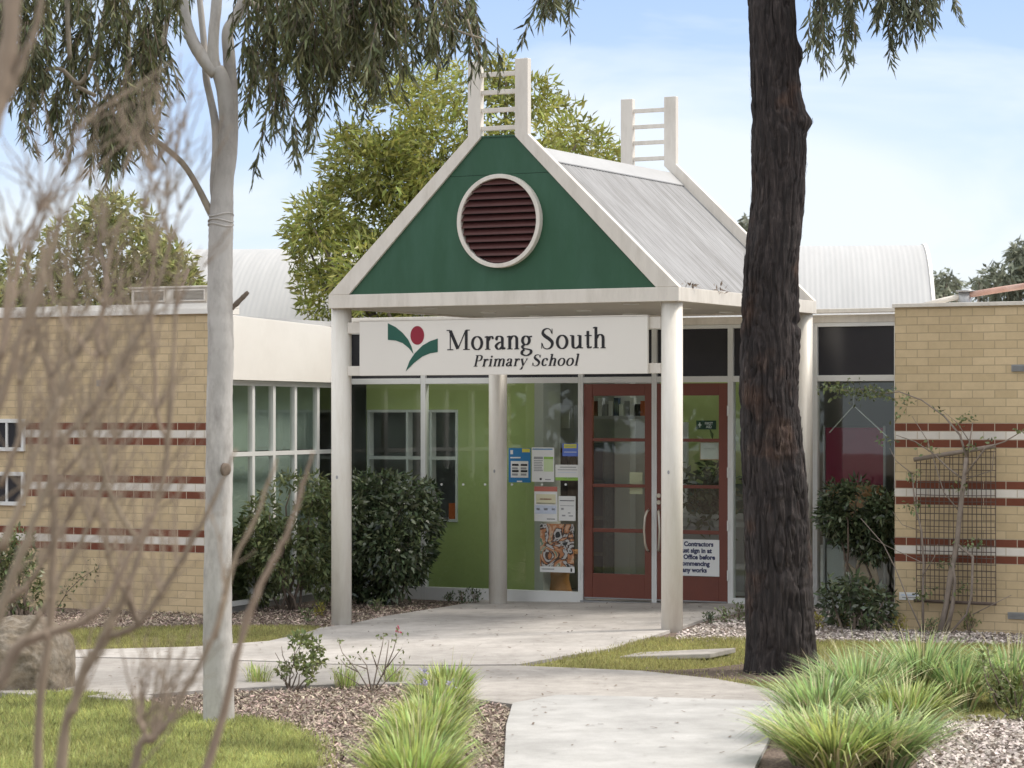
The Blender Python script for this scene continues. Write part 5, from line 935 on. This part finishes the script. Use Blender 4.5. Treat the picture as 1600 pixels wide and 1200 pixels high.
# upper limb of a nearer bare tree at the top left corner
t=tree_thing('bare_sapling','bare pale sapling stem blurred at the upper corner of the view','sapling',(at(-90,1200,5.)[0],5.,0.)); YS=5.; ks=YS/F; g=MB()
sadd([(-110,3340,34),(-100,1400,30),(-80,700,28),(-40,330,26),(-8,180,24),(12,90,24),(20,0,24),(22,-150,20),(30,-400,12)],0,10); sadd([(-10,190,14),(20,130,12),(45,70,10),(60,20,9),(70,-60,7)],0,8); sadd([(22,-150,10),(60,-260,8),(90,-400,5)]); g.build('stem','twig',t,True)
# unseen trees added behind and beside the viewer to darken the window reflections
C=[(x,-26+rng.normal(0,4),rng.uniform(2.5,7),rng.uniform(1.6,2.8)) for x in np.linspace(-38,34,46)]+[(-44+rng.normal(0,4),y,rng.uniform(2.5,7),rng.uniform(1.6,2.8)) for y in np.linspace(-26,22,32)]; P_,O_=crown(C,7,.4,-1.6,.6,31)
tag(leafmesh('reflection_trees',P_,O_+rng.normal(0,.6,P_.shape),rng.uniform(.5,.9,len(P_)),rng.uniform(.3,.5,len(P_)),'backleaf'),'unseen dark green tree rows added to darken reflections in the entrance glass','woods',None,'stuff')
# ------------------------------------------------------------------ sky, sun, camera
SUN=Vector((.62,.10,.80)).normalized(); el=math.asin(SUN.z); az=math.atan2(SUN.x,SUN.y)
w=bpy.data.worlds.new('World'); scene.world=w; w.use_nodes=True; n=w.node_tree; n.nodes.clear(); L=n.links.new
out=N(n,'ShaderNodeOutputWorld'); sky=N(n,'ShaderNodeTexSky',sky_type='NISHITA'); sky.sun_disc=False; sky.sun_elevation=el; sky.sun_rotation=az; sky.air_density=1.; sky.dust_density=1.5; sky.ozone_density=1.5
bg1=N(n,'ShaderNodeBackground',i_Strength=.13); L(sky.outputs[0],bg1.inputs[0])
tc=N(n,'ShaderNodeTexCoord'); sp=N(n,'ShaderNodeSeparateXYZ'); L(tc.outputs['Generated'],sp.inputs[0])
rp=ramp(n,[(0,(.42,.46,.50)),(.05,(.375,.44,.52)),(.10,(.29,.37,.51)),(.16,(.21,.295,.475)),(.30,(.62,.66,.72)),(.5,(.98,.96,.92)),(1,(1.,.97,.91))]); L(sp.outputs[2],rp.inputs[0])
mp=N(n,'ShaderNodeMapping'); mp.inputs['Scale'].default_value=(3.6,3.6,9.); mp.inputs['Location'].default_value=(1.1,.4,.35); L(tc.outputs['Generated'],mp.inputs[0])
nz=N(n,'ShaderNodeTexNoise',i_Scale=1.5,i_Detail=6.,i_Roughness=.55,i_Distortion=.5); L(mp.outputs[0],nz.inputs['Vector'])
cr=ramp(n,[(.43,(0,0,0)),(.62,(.9,.9,.9))]); L(nz.outputs['Fac'],cr.inputs[0])
mx=N(n,'ShaderNodeMixRGB'); L(cr.outputs[0],mx.inputs[0]); L(rp.outputs[0],mx.inputs[1]); mx.inputs[2].default_value=(.45,.475,.505,1)
bg2=N(n,'ShaderNodeBackground',i_Strength=1.); L(mx.outputs[0],bg2.inputs[0]); ms=N(n,'ShaderNodeMixShader'); ms.inputs[0].default_value=.86; L(bg1.outputs[0],ms.inputs[1]); L(bg2.outputs[0],ms.inputs[2]); L(ms.outputs[0],out.inputs[0])
ld=bpy.data.lights.new('sun','SUN'); ld.energy=1.4; ld.angle=R(14); ld.color=(1,.93,.83); lo=bpy.data.objects.new('sun',ld); col.objects.link(lo); lo.rotation_euler=(-SUN).to_track_quat('-Z','Y').to_euler(); lo.location=(10,0,30)
cd=bpy.data.cameras.new('camera'); cam=bpy.data.objects.new('camera',cd); col.objects.link(cam); cam.location=(0,0,EZ); cam.rotation_euler=(math.pi/2,0,0)
cd.sensor_width=36.; cd.lens=F/1600*36; cd.shift_y=(HZ-600)/1600; cd.clip_start=.1; cd.clip_end=4000
cd.dof.use_dof=True; cd.dof.focus_distance=28.; cd.dof.aperture_fstop=5.2
scene.camera=cam
scene.view_settings.view_transform='Standard'; scene.view_settings.look='None'; scene.view_settings.exposure=1.06; scene.view_settings.gamma=1.
scene.cycles.use_denoising=True; scene.cycles.max_bounces=10; scene.cycles.transparent_max_bounces=16; scene.cycles.sample_clamp_indirect=6.
